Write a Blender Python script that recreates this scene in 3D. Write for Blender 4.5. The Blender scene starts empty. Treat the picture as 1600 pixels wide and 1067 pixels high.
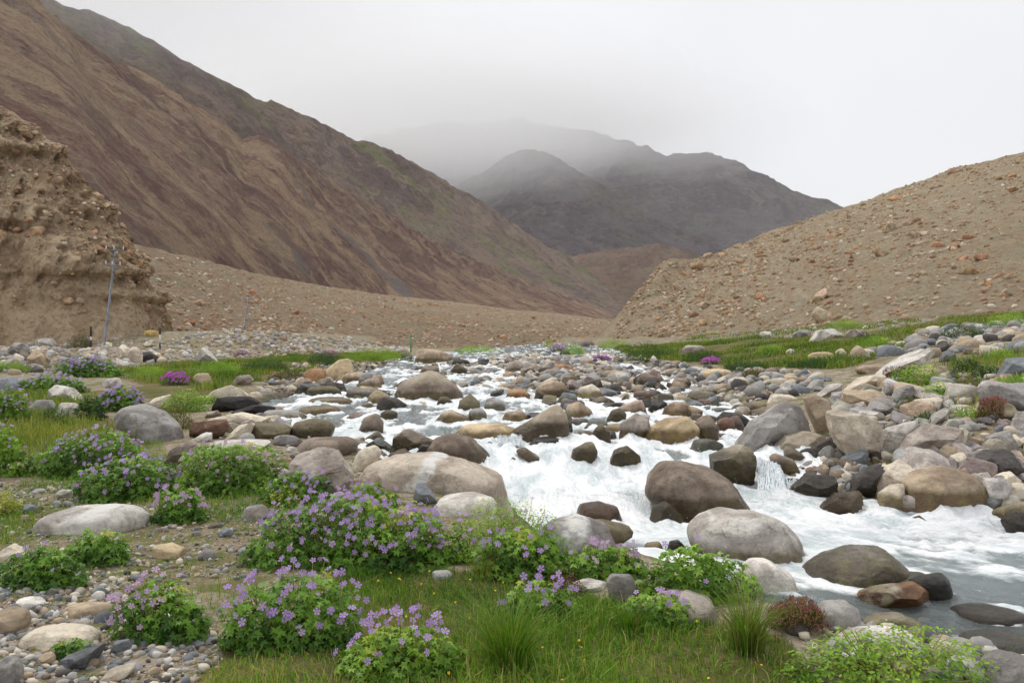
import bpy, math, random
import numpy as np
from mathutils import Vector

# ------------------------------------------------------------------ camera, sky, sun, exposure
SC = bpy.context.scene
COL = SC.collection
F_PX, CX, CY, CAM_Z = 1244.4, 800.0, 533.5, 1.4      # photo pixels (1600 wide), 28 mm lens, eye height
cam_data = bpy.data.cameras.new('camera')
cam_data.lens = 28.0; cam_data.sensor_width = 36.0
cam_data.clip_start = 0.05; cam_data.clip_end = 40000.0
cam = bpy.data.objects.new('camera', cam_data); COL.objects.link(cam)
cam.location = (0, 0, CAM_Z); cam.rotation_euler = (math.pi/2, 0, 0)
SC.camera = cam

SUN_EL, SUN_AZ = math.radians(58), math.radians(-35)   # behind thick cloud, high to the front left
world = bpy.data.worlds.new('World'); SC.world = world; world.use_nodes = True
wn, wl = world.node_tree.nodes, world.node_tree.links
wn.clear()
wo = wn.new('ShaderNodeOutputWorld'); wb = wn.new('ShaderNodeBackground')
sky = wn.new('ShaderNodeTexSky'); sky.sky_type = 'NISHITA'; sky.sun_disc = False
sky.sun_elevation = SUN_EL; sky.sun_rotation = SUN_AZ
sk = wn.new('ShaderNodeVectorMath'); sk.operation = 'SCALE'; sk.inputs['Scale'].default_value = 0.07
tc = wn.new('ShaderNodeTexCoord')
nz = wn.new('ShaderNodeTexNoise'); nz.inputs['Scale'].default_value = 1.6; nz.inputs['Detail'].default_value = 5
nz.inputs['Roughness'].default_value = 0.5
cr = wn.new('ShaderNodeValToRGB')
cr.color_ramp.elements[0].position = 0.3; cr.color_ramp.elements[0].color = (0.625, 0.63, 0.652, 1)
cr.color_ramp.elements[1].position = 0.72; cr.color_ramp.elements[1].color = (0.71, 0.714, 0.734, 1)
mx = wn.new('ShaderNodeMix'); mx.data_type = 'RGBA'; mx.inputs[0].default_value = 0.94
wl.new(sky.outputs[0], sk.inputs[0]); wl.new(tc.outputs['Generated'], nz.inputs['Vector'])
wl.new(nz.outputs['Fac'], cr.inputs[0]); wl.new(sk.outputs[0], mx.inputs[6]); wl.new(cr.outputs[0], mx.inputs[7])
wl.new(mx.outputs[2], wb.inputs[0]); wb.inputs[1].default_value = 1.0
wl.new(wb.outputs[0], wo.inputs[0])

sun_data = bpy.data.lights.new('sun', 'SUN'); sun_data.energy = 1.5; sun_data.angle = math.radians(16)
sun_data.color = (1.0, 0.96, 0.9)
sun = bpy.data.objects.new('sun', sun_data); COL.objects.link(sun)
sd = Vector((math.sin(SUN_AZ)*math.cos(SUN_EL), math.cos(SUN_AZ)*math.cos(SUN_EL), math.sin(SUN_EL)))
sun.rotation_euler = sd.to_track_quat('Z', 'Y').to_euler(); sun.location = (0, 0, 50)

SC.view_settings.view_transform = 'Standard'; SC.view_settings.look = 'None'
SC.view_settings.exposure = 0.5; SC.view_settings.gamma = 1.0; SC.view_settings.use_curve_mapping = False
SC.render.engine = 'CYCLES'
SC.cycles.max_bounces = 12; SC.cycles.diffuse_bounces = 3; SC.cycles.glossy_bounces = 2
SC.cycles.transparent_max_bounces = 12; SC.cycles.volume_bounces = 12; SC.cycles.transmission_bounces = 3
SC.cycles.use_denoising = True

rng = np.random.default_rng(7)
random.seed(7)

# ------------------------------------------------------------------ numpy helpers
def lin(r, g, b, k=1.0):
    f = lambda c: (c/12.92 if c <= 0.04045 else ((c+0.055)/1.055)**2.4)
    return (f(r/255)*k, f(g/255)*k, f(b/255)*k)

def _hash(i, j, k, seed):
    h = (i*374761393 + j*668265263 + k*2147483647 + seed*1274126177) & 0xFFFFFFFF
    h = ((h ^ (h >> 13)) * 1274126177) & 0xFFFFFFFF
    h = (h ^ (h >> 16)) & 0xFFFFFFFF
    return h.astype(np.float64)/4294967295.0

def vnoise(p, seed=0):
    p = np.asarray(p, float)
    i = np.floor(p).astype(np.int64); f = p - i
    u = f*f*f*(f*(f*6-15)+10)
    out = 0
    for dx in (0, 1):
        wx = u[:, 0] if dx else 1-u[:, 0]
        for dy in (0, 1):
            wy = u[:, 1] if dy else 1-u[:, 1]
            for dz in (0, 1):
                wz = u[:, 2] if dz else 1-u[:, 2]
                out = out + wx*wy*wz*_hash(i[:, 0]+dx, i[:, 1]+dy, i[:, 2]+dz, seed)
    return out*2-1

def fbm(p, octaves=4, seed=0, gain=0.5, ridged=False):
    a, s, n, tot = 1.0, 1.0, 0.0, 0.0
    for o in range(octaves):
        v = vnoise(p*s + o*17.3, seed+o)
        if ridged: v = 1-2*np.abs(v)
        n = n + a*v; tot += a; a *= gain; s *= 2.03
    return n/tot

def smooth(x):
    x = np.clip(x, 0, 1); return x*x*(3-2*x)

def p3(x, y, z=None):
    x = np.asarray(x, float); y = np.asarray(y, float)
    z = np.zeros_like(x) if z is None else np.broadcast_to(np.asarray(z, float), x.shape)
    return np.stack([x.ravel(), y.ravel(), z.ravel()], 1)

def mesh(name, V, F, attrs=None, uv=None, smooth_shade=True):
    """V (n,3), F (m,3) or (m,4) index array -> mesh datablock, attrs = {name: per-vertex float}"""
    V = np.ascontiguousarray(V, np.float32); F = np.ascontiguousarray(F, np.int32)
    me = bpy.data.meshes.new(name)
    k = F.shape[1]
    me.vertices.add(len(V)); me.vertices.foreach_set('co', V.ravel())
    me.loops.add(F.size); me.loops.foreach_set('vertex_index', F.ravel())
    me.polygons.add(len(F))
    me.polygons.foreach_set('loop_start', np.arange(0, F.size, k, dtype=np.int32))
    me.polygons.foreach_set('loop_total', np.full(len(F), k, np.int32))
    if smooth_shade: me.polygons.foreach_set('use_smooth', np.ones(len(F), bool))
    if attrs:
        for n, v in attrs.items():
            a = me.attributes.new(n, 'FLOAT', 'POINT'); a.data.foreach_set('value', np.ascontiguousarray(v, np.float32))
    if uv is not None:
        l = me.uv_layers.new(name='UVMap')
        l.data.foreach_set('uv', np.ascontiguousarray(uv[F.ravel()], np.float32).ravel())
    me.update(calc_edges=True); me.validate()
    return me

def add(name, me, mat=None, parent=None, loc=(0, 0, 0), label=None, cat=None, group=None, kind=None):
    if mat is not None and len(me.materials) == 0: me.materials.append(mat)
    o = bpy.data.objects.new(name, me); COL.objects.link(o); o.location = loc
    if parent is not None: o.parent = parent
    if label: o['label'] = label
    if cat: o['category'] = cat
    if group: o['group'] = group
    if kind: o['kind'] = kind
    return o

def empty(name, loc, label=None, cat=None, group=None):
    return add_empty(name, loc, label, cat, group)
def add_empty(name, loc, label, cat, group):
    o = bpy.data.objects.new(name, None); COL.objects.link(o); o.location = loc
    o.empty_display_size = 0.1
    if label: o['label'] = label
    if cat: o['category'] = cat
    if group: o['group'] = group
    return o

def grid_faces(nr, nc):
    a = (np.arange(nr-1)[:, None]*nc + np.arange(nc-1)[None, :]).ravel()
    return np.stack([a, a+1, a+nc+1, a+nc], 1)

def stamp(TV, TF, P, R, S):
    """copies of a template (k,3)/(t,3): positions (n,3), rotations (n,3,3), scales (n,)"""
    n, k = len(P), len(TV)
    V = np.einsum('nij,kj->nki', R, TV)*np.asarray(S).reshape(n, 1, 1) + P[:, None, :]
    F = (TF[None] + (np.arange(n)*k)[:, None, None]).reshape(-1, TF.shape[1])
    return V.reshape(-1, 3), F

def frames(N, spin):
    """rotation matrices whose z axis is N, spun about it"""
    N = N/np.linalg.norm(N, axis=1, keepdims=True)
    up = np.where(np.abs(N[:, 2:3]) > 0.95, np.array([[1., 0, 0]]), np.array([[0., 0, 1]]))
    X = np.cross(up, N); X /= np.linalg.norm(X, axis=1, keepdims=True)
    Y = np.cross(N, X)
    c, s = np.cos(spin)[:, None], np.sin(spin)[:, None]
    A = X*c + Y*s; B = -X*s + Y*c
    return np.stack([A, B, N], 2)

def tube(points, radii, sides=8):
    P = np.asarray(points, float); n = len(P)
    T = np.gradient(P, axis=0); T /= np.linalg.norm(T, axis=1, keepdims=True)
    ref = np.array([0, 1., 0]) if abs(T[0, 1]) < 0.9 else np.array([1., 0, 0])
    A = np.cross(T, ref); A /= np.linalg.norm(A, axis=1, keepdims=True); B = np.cross(T, A)
    an = np.linspace(0, 2*np.pi, sides, endpoint=False)
    V = P[:, None] + (A[:, None]*np.cos(an)[None, :, None] + B[:, None]*np.sin(an)[None, :, None])*np.asarray(radii)[:, None, None]
    V = V.reshape(-1, 3); F = []
    for i in range(n-1):
        for j in range(sides):
            a, b = i*sides+j, i*sides+(j+1) % sides
            F += [[a, b, b+sides], [a, b+sides, a+sides]]
    V = np.vstack([V, P[:1], P[-1:]])
    for j in range(sides):
        F += [[len(V)-2, (j+1) % sides, j], [len(V)-1, (n-1)*sides+j, (n-1)*sides+(j+1) % sides]]
    return V, np.array(F)

def join(parts):
    Vs, Fs, k = [], [], 0
    for V, F in parts:
        Vs.append(V); Fs.append(F+k); k += len(V)
    return np.vstack(Vs), np.vstack(Fs)

_ico = {}
def ico(sub):
    if sub in _ico: return _ico[sub]
    import bmesh
    bm = bmesh.new(); bmesh.ops.create_icosphere(bm, subdivisions=sub, radius=1.0)
    V = np.array([v.co[:] for v in bm.verts]); F = np.array([[v.index for v in f.verts] for f in bm.faces]); bm.free()
    _ico[sub] = (V, F); return _ico[sub]

# ------------------------------------------------------------------ material helpers
class N:
    """thin wrapper for building node trees"""
    def __init__(s, name):
        s.m = bpy.data.materials.new(name); s.m.use_nodes = True
        s.t = s.m.node_tree; s.t.nodes.clear()
        s.out = s.t.nodes.new('ShaderNodeOutputMaterial')
    def n(s, typ, **kw):
        x = s.t.nodes.new('ShaderNode'+typ)
        for k, v in kw.items(): setattr(x, k, v)
        return x
    def put(s, sock, v):
        if hasattr(v, 'is_output'): s.t.links.new(v, sock)
        elif v is not None:
            if isinstance(v, (tuple, list)) and len(v) == 3 and sock.type == 'RGBA': v = (*v, 1)
            sock.default_value = v
    def noise(s, vec, scale, detail=4, rough=0.55, dist=0.0):
        x = s.n('TexNoise'); s.put(x.inputs['Vector'], vec); x.inputs['Scale'].default_value = scale
        x.inputs['Detail'].default_value = detail; x.inputs['Roughness'].default_value = rough
        x.inputs['Distortion'].default_value = dist
        return x.outputs['Fac']
    def math(s, op, a, b=None, c=None, clamp=False):
        x = s.n('Math', operation=op, use_clamp=clamp)
        for i, v in enumerate((a, b, c)):
            if v is not None: s.put(x.inputs[i], v)
        return x.outputs[0]
    def ramp(s, fac, lo, hi, a=0.0, b=1.0):
        x = s.n('MapRange', interpolation_type='SMOOTHSTEP'); s.put(x.inputs[0], fac)
        for i, v in enumerate((lo, hi, a, b)): s.put(x.inputs[i+1], v)
        return x.outputs[0]
    def mix(s, fac, a, b, blend='MIX'):
        x = s.n('Mix', data_type='RGBA', blend_type=blend, clamp_factor=True)
        s.put(x.inputs[0], fac); s.put(x.inputs[6], a); s.put(x.inputs[7], b)
        return x.outputs[2]
    def scale(s, vec, v):
        x = s.n('VectorMath', operation='MULTIPLY'); s.put(x.inputs[0], vec); x.inputs[1].default_value = v
        return x.outputs[0]
    def vadd(s, a, b):
        x = s.n('VectorMath', operation='ADD'); s.put(x.inputs[0], a); s.put(x.inputs[1], b); return x.outputs[0]
    def attr(s, name, typ='GEOMETRY'):
        return s.n('Attribute', attribute_name=name, attribute_type=typ).outputs['Fac']
    def bump(s, h, strength=0.4, dist=0.02):
        x = s.n('Bump'); x.inputs['Strength'].default_value = strength; x.inputs['Distance'].default_value = dist
        s.put(x.inputs['Height'], h); return x.outputs[0]
    def principled(s, color, rough=0.8, normal=None, spec=0.3, **kw):
        x = s.n('BsdfPrincipled'); s.put(x.inputs['Base Color'], color); s.put(x.inputs['Roughness'], rough)
        s.put(x.inputs['Specular IOR Level'], spec)
        if normal is not None: s.put(x.inputs['Normal'], normal)
        for k, v in kw.items(): s.put(x.inputs[k], v)
        return x.outputs[0]
    def done(s, shader):
        s.t.links.new(shader, s.out.inputs['Surface']); return s.m

def mat_rock():
    b = N('river_rock')
    oi = b.n('ObjectInfo'); tcn = b.n('TexCoord'); geo = b.n('NewGeometry')
    off = b.n('VectorMath', operation='SCALE'); b.put(off.inputs[0], (13.1, 7.7, 9.3)); b.put(off.inputs['Scale'], oi.outputs['Random'])
    v = b.vadd(geo.outputs['Position'], off.outputs[0])
    v = b.vadd(v, off.outputs[0])
    big = b.noise(v, 2.2, 5, 0.6, 0.6); med = b.noise(v, 9, 6, 0.65); fine = b.noise(v, 30, 6, 0.8); speck = b.noise(v, 80, 4, 0.75)
    strat = b.noise(b.scale(v, (1.0, 1.0, 7.0)), 3.0, 4, 0.6, 0.8)
    c = oi.outputs['Color']
    c = b.mix(b.ramp(big, 0.42, 0.62), c, b.mix(1.0, c, (0.58, 0.55, 0.54), 'MULTIPLY'))
    c = b.mix(b.ramp(b.noise(v, 6.5, 6, 0.75, 1.2), 0.54, 0.62, 0, 0.55), c, b.mix(1.0, c, (0.5, 0.49, 0.48), 'MULTIPLY'))
    c = b.mix(b.ramp(med, 0.5, 0.66, 0, 0.7), c, b.mix(1.0, c, (1.35, 1.33, 1.28), 'MULTIPLY'))
    c = b.mix(b.ramp(strat, 0.55, 0.7, 0, 0.4), c, b.mix(1.0, c, (0.74, 0.72, 0.72), 'MULTIPLY'))
    c = b.mix(b.ramp(b.noise(v, 4.3, 4, 0.6, 1.0), 0.60, 0.74, 0, 0.4), c, b.mix(1.0, c, (1.1, 0.88, 0.68), 'MULTIPLY'))
    c = b.mix(b.ramp(fine, 0.52, 0.64, 0, 0.6), c, b.mix(1.0, c, (0.55, 0.54, 0.54), 'MULTIPLY'))
    c = b.mix(b.ramp(speck, 0.54, 0.66, 0, 0.5), c, b.mix(1.0, c, (1.45, 1.42, 1.38), 'MULTIPLY'))
    # pale quartz band
    sx = b.n('SeparateXYZ'); b.put(sx.inputs[0], tcn.outputs['Object'])
    bw = b.math('ADD', b.math('ADD', sx.outputs['X'], b.math('MULTIPLY', sx.outputs['Z'], -0.9)), b.math('MULTIPLY', b.noise(v, 3.0, 4, 0.6), 0.25))
    bandm = b.math('MULTIPLY', b.ramp(b.math('ABSOLUTE', b.math('SUBTRACT', bw, b.attr('band_at', 'OBJECT'))), 0.05, 0.11, 1, 0), b.attr('band', 'OBJECT'))
    c = b.mix(b.math('MULTIPLY', bandm, b.ramp(med, 0.35, 0.5)), c, (0.7, 0.68, 0.64))
    # weathered dry cap of a lighter stone
    sz = b.n('SeparateXYZ'); b.put(sz.inputs[0], geo.outputs['Position'])
    pz = sz.outputs['Z']
    wob = b.math('MULTIPLY', b.math('SUBTRACT', b.noise(v, 5.0, 4, 0.6), 0.5), 0.35)
    capm = b.math('MULTIPLY', b.ramp(b.math('ADD', b.math('SUBTRACT', pz, b.attr('cap_z', 'OBJECT')), wob), -0.04, 0.06), b.attr('cap', 'OBJECT'))
    c = b.mix(b.math('MULTIPLY', capm, 0.9), c, b.mix(b.ramp(med, 0.4, 0.65), (0.36, 0.29, 0.2), (0.45, 0.4, 0.32)))
    # wet, algae-stained band above the waterline
    wz = b.math('SUBTRACT', b.attr('wet_z', 'OBJECT'), pz)
    wet = b.ramp(b.math('ADD', wz, b.math('MULTIPLY', wob, 0.45)), -0.03, 0.06)
    wc = b.mix(b.ramp(med, 0.4, 0.6), b.mix(1.0, c, (0.34, 0.28, 0.22), 'MULTIPLY'), b.mix(1.0, c, (0.36, 0.34, 0.18), 'MULTIPLY'))
    c = b.mix(wet, c, wc)
    rough = b.math('SUBTRACT', 0.85, b.math('MULTIPLY', wet, 0.6))
    h = b.math('ADD', b.math('MULTIPLY', med, 1.0), b.math('ADD', b.math('MULTIPLY', fine, 0.5), b.math('MULTIPLY', strat, 0.5)))
    return b.done(b.principled(c, rough, b.bump(h, 0.8, 0.035), 0.35))

def mat_leaf(name, dark, light, tip=None, transl=0.3):
    b = N(name)
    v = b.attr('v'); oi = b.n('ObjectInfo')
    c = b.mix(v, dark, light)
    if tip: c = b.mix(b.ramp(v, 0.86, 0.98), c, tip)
    p = b.principled(c, 0.5, None, 0.35)
    tr = b.n('BsdfTranslucent'); b.put(tr.inputs[0], b.mix(1.0, c, (1.3, 1.25, 0.6), 'MULTIPLY'))
    ms = b.n('MixShader'); ms.inputs[0].default_value = transl
    b.t.links.new(p, ms.inputs[1]); b.t.links.new(tr.outputs[0], ms.inputs[2])
    return b.done(ms.outputs[0])

def mat_plain(name, color, rough=0.7, noise_scale=None, spec=0.3, metallic=0.0):
    b = N(name)
    c = color
    if noise_scale:
        geo = b.n('NewGeometry'); nn = b.noise(geo.outputs['Position'], noise_scale, 5, 0.6)
        c = b.mix(b.ramp(nn, 0.35, 0.7), color, tuple(x*0.6 for x in color))
    return b.done(b.principled(c, rough, None, spec, Metallic=metallic))

def mat_petal(name, a, c2):
    b = N(name)
    oi = b.n('ObjectInfo'); v = b.attr('v')
    c = b.mix(oi.outputs['Random'], a, c2)
    c = b.mix(b.ramp(v, 0.12, 0.45), (0.62, 0.55, 0.6), c)
    c = b.mix(b.ramp(v, 0.05, 0.1), (0.30, 0.28, 0.05), c)
    p = b.principled(c, 0.6, None, 0.2)
    tr = b.n('BsdfTranslucent'); b.put(tr.inputs[0], c)
    ms = b.n('MixShader'); ms.inputs[0].default_value = 0.3
    b.t.links.new(p, ms.inputs[1]); b.t.links.new(tr.outputs[0], ms.inputs[2])
    return b.done(ms.outputs[0])
# ------------------------------------------------------------------ the lie of the land
WATER_POLY = np.array([(9, -2), (6.5, 2), (4.0, 3.5), (2.9, 4.4), (2.1, 5.0), (1.55, 6.2), (0.35, 7.0), (0.0, 8.3), (-1.6, 10),
    (-3.4, 12), (-4.9, 14.5), (-5.4, 17), (-5.2, 21), (-5.3, 30), (-5.8, 45), (-4, 60), (0, 80), (4, 100), (8, 100), (8, 80), (8, 60),
    (6.4, 45), (5.6, 30), (4.7, 20), (4.5, 16), (4.1, 12.5), (3.7, 10), (3.4, 8.8), (4, 8.1), (6, 7.9), (10, 7.6), (20, 6), (30, -2)], float)

def sdist(X, Y):
    """signed distance to the water's edge, positive on land"""
    X = np.asarray(X, float); Y = np.asarray(Y, float)
    d2 = np.full(X.shape, 1e18); inside = np.zeros(X.shape, bool)
    n = len(WATER_POLY)
    for i in range(n):
        x0, y0 = WATER_POLY[i]; x1, y1 = WATER_POLY[(i+1) % n]
        ex, ey = x1-x0, y1-y0
        t = np.clip(((X-x0)*ex+(Y-y0)*ey)/(ex*ex+ey*ey), 0, 1)
        d2 = np.minimum(d2, (X-x0-t*ex)**2+(Y-y0-t*ey)**2)
        c = ((y0 > Y) != (y1 > Y))
        with np.errstate(divide='ignore', invalid='ignore'):
            xi = x0 + (Y-y0)*ex/(ey if ey != 0 else 1e-9)
        inside ^= c & (X < xi)
    d = np.sqrt(d2)
    return np.where(inside, -d, d)

_WY = [0, 4, 5, 6, 7, 7.9, 8.6, 9.4, 10.4, 12, 14, 16, 20, 25, 30, 45, 60, 80, 100, 200]
_WH = [1.98, 1.95, 1.92, 1.9, 1.87, 1.83, 1.74, 1.66, 1.48, 1.42, 1.38, 1.34, 1.27, 1.2, 1.12, .92, .72, .5, .3, .1]
def water_z(Y): return CAM_Z - np.interp(Y, _WY, _WH)

_CLX = [2.0, 1.8, 1.0, 0.3, -0.1, 0.5, 1.2, 1.5, 2, 4, 6, 10]; _CLY = [7.4, 8.5, 10, 12.5, 16, 20, 30, 45, 60, 80, 100, 200]
def far_side(X, Y):
    return np.where(Y > 7.4, X > np.interp(Y, _CLY, _CLX), Y > np.interp(X, [2, 5, 12, 30], [7.4, 6.8, 6, 3]))

def ground_h(X, Y, rough=True):
    X = np.asarray(X, float); Y = np.asarray(Y, float)
    s = sdist(X, Y); zw = water_z(Y); far = far_side(X, Y); so = np.maximum(s, 0)
    hl = np.interp(Y, [0, 6, 8, 12, 20, 30, 58, 68, 80, 110, 150, 400], [0, 0, .02, .06, .24, .4, .22, .32, .4, .45, .3, -3])
    hl = hl + 1.9*smooth((Y-56)/11)*smooth((-17-X)/7) + 0.55*smooth((Y-26)/20)*smooth((-16-X)/8)*smooth((58-Y)/8)
    hl = np.minimum(hl, zw + 0.08 + 0.42*so)
    hr = zw + 0.12*smooth(so/0.5) + (0.135-.05*smooth((Y-55)/30))*np.minimum(so, 8) + (.085-.04*smooth((Y-55)/30))*np.clip(so-8, 0, 22)
    hr = hr - (hr+3)*smooth((Y-105)/60)
    h = np.where(far, hr, hl)
    h = np.where(s < 0, zw - 0.3*smooth(-s/0.7) - 0.02, h)
    e = 1-np.sqrt(((X-2.1-.03*(Y-29))/1.75)**2 + ((Y-29)/11.5)**2)      # the stone bar in midstream
    h = np.where(e > -.3, np.maximum(h, zw - .2 + .34*smooth((e+.3)/.5)), h)
    if rough:
        P = p3(X, Y)
        r = 0.05*fbm(P*0.7, 3, 3) + 0.022*fbm(P*3.1, 3, 5)
        r = r.reshape(X.shape)*smooth((s+0.4)/0.8)*(1+np.clip(Y/40, 0, 3))
        h = h + r
    return h

def surface_h(X, Y):
    s = sdist(X, Y); g = ground_h(X, Y); return np.where(s < 0, np.maximum(water_z(Y), g), g)

_D = np.exp(np.linspace(math.log(1.8), math.log(220), 1600))
def depth_at(px, py):
    """distance ahead at which the sight line through a photo pixel meets the ground or the water"""
    X = (px-CX)/F_PX*_D; Z = CAM_Z-(py-CY)/F_PX*_D
    hit = np.nonzero(Z <= surface_h(X, _D))[0]
    return float(_D[hit[0]]) if len(hit) else 150.0

def at(px, py, d): return np.array([(px-CX)/F_PX*d, d, CAM_Z-(py-CY)/F_PX*d])
def on_ground(px, py):
    d = depth_at(px, py); return at(px, py, d)
def world_poly(pts): return np.array([on_ground(x, y)[:2] for x, y in pts])

def in_poly(X, Y, P):
    ins = np.zeros(X.shape, bool); n = len(P)
    for i in range(n):
        x0, y0 = P[i]; x1, y1 = P[(i+1) % n]
        c = ((y0 > Y) != (y1 > Y)); ins ^= c & (X < x0+(Y-y0)*(x1-x0)/((y1-y0) or 1e-9))
    return ins
def scatter(P, n):
    lo, hi = P.min(0), P.max(0); out = []
    got = 0
    while got < n:
        q = rng.uniform(lo, hi, (n*2, 2)); q = q[in_poly(q[:, 0], q[:, 1], P)]; out.append(q); got += len(q)
    return np.vstack(out)[:n]
def area(P):
    x, y = P[:, 0], P[:, 1]; return 0.5*abs(np.dot(x, np.roll(y, 1))-np.dot(y, np.roll(x, 1)))

# grass areas: outline on the ground, blades per m2, height, width, material key
GRASS = [
    ('lawn', [(300, 1120), (330, 1050), (430, 1010), (500, 925), (540, 895), (700, 890), (880, 915), (1000, 955), (1130, 975), (1235, 1005), (1330, 1120)], 7000, .055, .0042),
    ('lawn', [(720, 1130), (700, 1000), (760, 950), (880, 940), (1000, 965), (1130, 980), (1235, 1010), (1330, 1130)], 6200, .085, .0048),
    ('lawn', [(230, 1120), (340, 1010), (420, 960), (520, 905), (700, 885), (640, 1000), (400, 1120)], 1500, .03, .003),
    ('tall', [(-80, 690), (-80, 640), (60, 645), (150, 648), (230, 672), (230, 690), (90, 700), (20, 725)], 900, .17, .008),
    ('tall', [(-80, 625), (140, 612), (330, 590), (330, 625), (200, 622), (120, 642), (-80, 648)], 420, .16, .011),
    ('meadow', [(150, 582), (330, 565), (470, 553), (470, 585), (400, 597), (330, 610), (240, 603)], 190, .14, .02),
    ('meadow', [(330, 568), (420, 552), (620, 548), (640, 560), (540, 566), (450, 590), (360, 598)], 150, .15, .026),
    ('meadow', [(960, 560), (940, 545), (1060, 538), (1200, 528), (1330, 523), (1420, 540), (1330, 575), (1200, 578), (1070, 566)], 150, .15, .03),
    ('meadow', [(1330, 523), (1440, 505), (1600, 470), (1720, 470), (1720, 515), (1480, 530), (1420, 540)], 110, .16, .032),
    ('meadow', [(1230, 500), (1420, 480), (1440, 503), (1330, 520), (1150, 530), (1050, 534)], 30, .15, .035),
    ('lawn', [(-60, 850), (0, 790), (60, 790), (60, 815), (20, 850)], 1800, .05, .004),
    ('lawn', [(-40, 960), (-40, 760), (120, 745), (300, 790), (480, 790), (420, 900), (340, 1000), (250, 1010), (180, 900), (60, 930)], 1000, .035, .004),
    ('lawn', [(30, 760), (60, 690), (250, 690), (300, 760), (480, 780), (380, 830), (240, 790)], 1200, .06, .005),
    ('lawn', [(60, 905), (170, 880), (300, 825), (400, 830), (330, 890), (200, 920)], 330, .04, .004),
    ('tall', [(1380, 640), (1390, 600), (1500, 580), (1560, 610), (1540, 640), (1440, 655)], 200, .14, .009),
    ('tall', [(1450, 570), (1560, 545), (1720, 545), (1720, 585), (1560, 590)], 90, .17, .014),
]
GP = [(k, world_poly(p), dn, h, w) for k, p, dn, h, w in GRASS]

def grass_mask(X, Y):
    m = np.zeros(X.shape)
    for k, P, dn, h, w in GP:
        wgt = {'lawn': min(1, dn/3000), 'tall': min(1, .35+dn/900), 'meadow': min(1, dn/100)}[k]
        m = np.maximum(m, in_poly(X, Y, P)*wgt)
    return m

# ground sheet: fine near the camera, coarse out to the mountains
nr, nc = 330, 340
rr = np.concatenate([np.exp(np.linspace(math.log(1.0), math.log(170), nr-8)), [230, 330, 500, 900, 1800, 3200, 5200, 7400]])
aa = np.radians(np.linspace(-74, 74, nc))
R_, A_ = np.meshgrid(rr, aa, indexing='ij')
GX, GY = R_*np.sin(A_), R_*np.cos(A_)
GZ = ground_h(GX, GY)
GM = grass_mask(GX, GY)
for _ in range(2):
    GM = (GM + np.roll(GM, 1, 0) + np.roll(GM, -1, 0) + np.roll(GM, 1, 1) + np.roll(GM, -1, 1))/5
GW = smooth((0.35-sdist(GX, GY))/0.5)*(GY < 100)

def mat_ground():
    b = N('stony_ground')
    geo = b.n('NewGeometry'); p = geo.outputs['Position']
    soil = b.mix(b.ramp(b.noise(p, 0.9, 5, 0.6), 0.35, 0.65), lin(138, 120, 96), lin(158, 146, 128))
    soil = b.mix(b.ramp(b.noise(p, 14, 4, 0.65), 0.45, 0.68), soil, lin(112, 96, 76))
    soil = b.mix(b.ramp(b.noise(p, 45, 3, 0.6), 0.56, 0.64), soil, lin(176, 172, 165))
    soil = b.mix(b.ramp(b.noise(p, 2.6, 5, 0.7, 0.7), 0.47, 0.6, 0, 0.85), soil, lin(92, 98, 46))
    green = b.mix(b.ramp(b.noise(p, 1.3, 5, 0.65), 0.35, 0.65), lin(74, 82, 34), lin(110, 98, 60))
    green = b.mix(b.ramp(b.noise(p, 24, 4, 0.7), 0.5, 0.7), green, lin(120, 104, 70))
    gm = b.ramp(b.math('ADD', b.attr('grass'), b.math('MULTIPLY', b.math('SUBTRACT', b.noise(p, 2.4, 5, 0.7), 0.5), 0.9)), 0.22, 0.55)
    c = b.mix(gm, soil, green)
    wet = b.attr('wet')
    c = b.mix(wet, c, b.mix(b.ramp(b.noise(p, 7, 5, 0.7), 0.4, 0.6), lin(48, 47, 45), lin(84, 80, 72)))
    vor = b.n('TexVoronoi'); b.put(vor.inputs['Vector'], p); vor.inputs['Scale'].default_value = 22
    h = b.math('ADD', b.noise(p, 60, 4, 0.7), b.math('MULTIPLY', vor.outputs['Distance'], 0.8))
    return b.done(b.principled(c, 0.92, b.bump(h, 0.7, 0.02), 0.2))
M_GROUND = mat_ground()
ground = add('ground', mesh('ground', p3(GX, GY, GZ), grid_faces(nr, nc)[:, ::-1], {'grass': GM.ravel(), 'wet': GW.ravel()}), M_GROUND, kind='structure')

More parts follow.
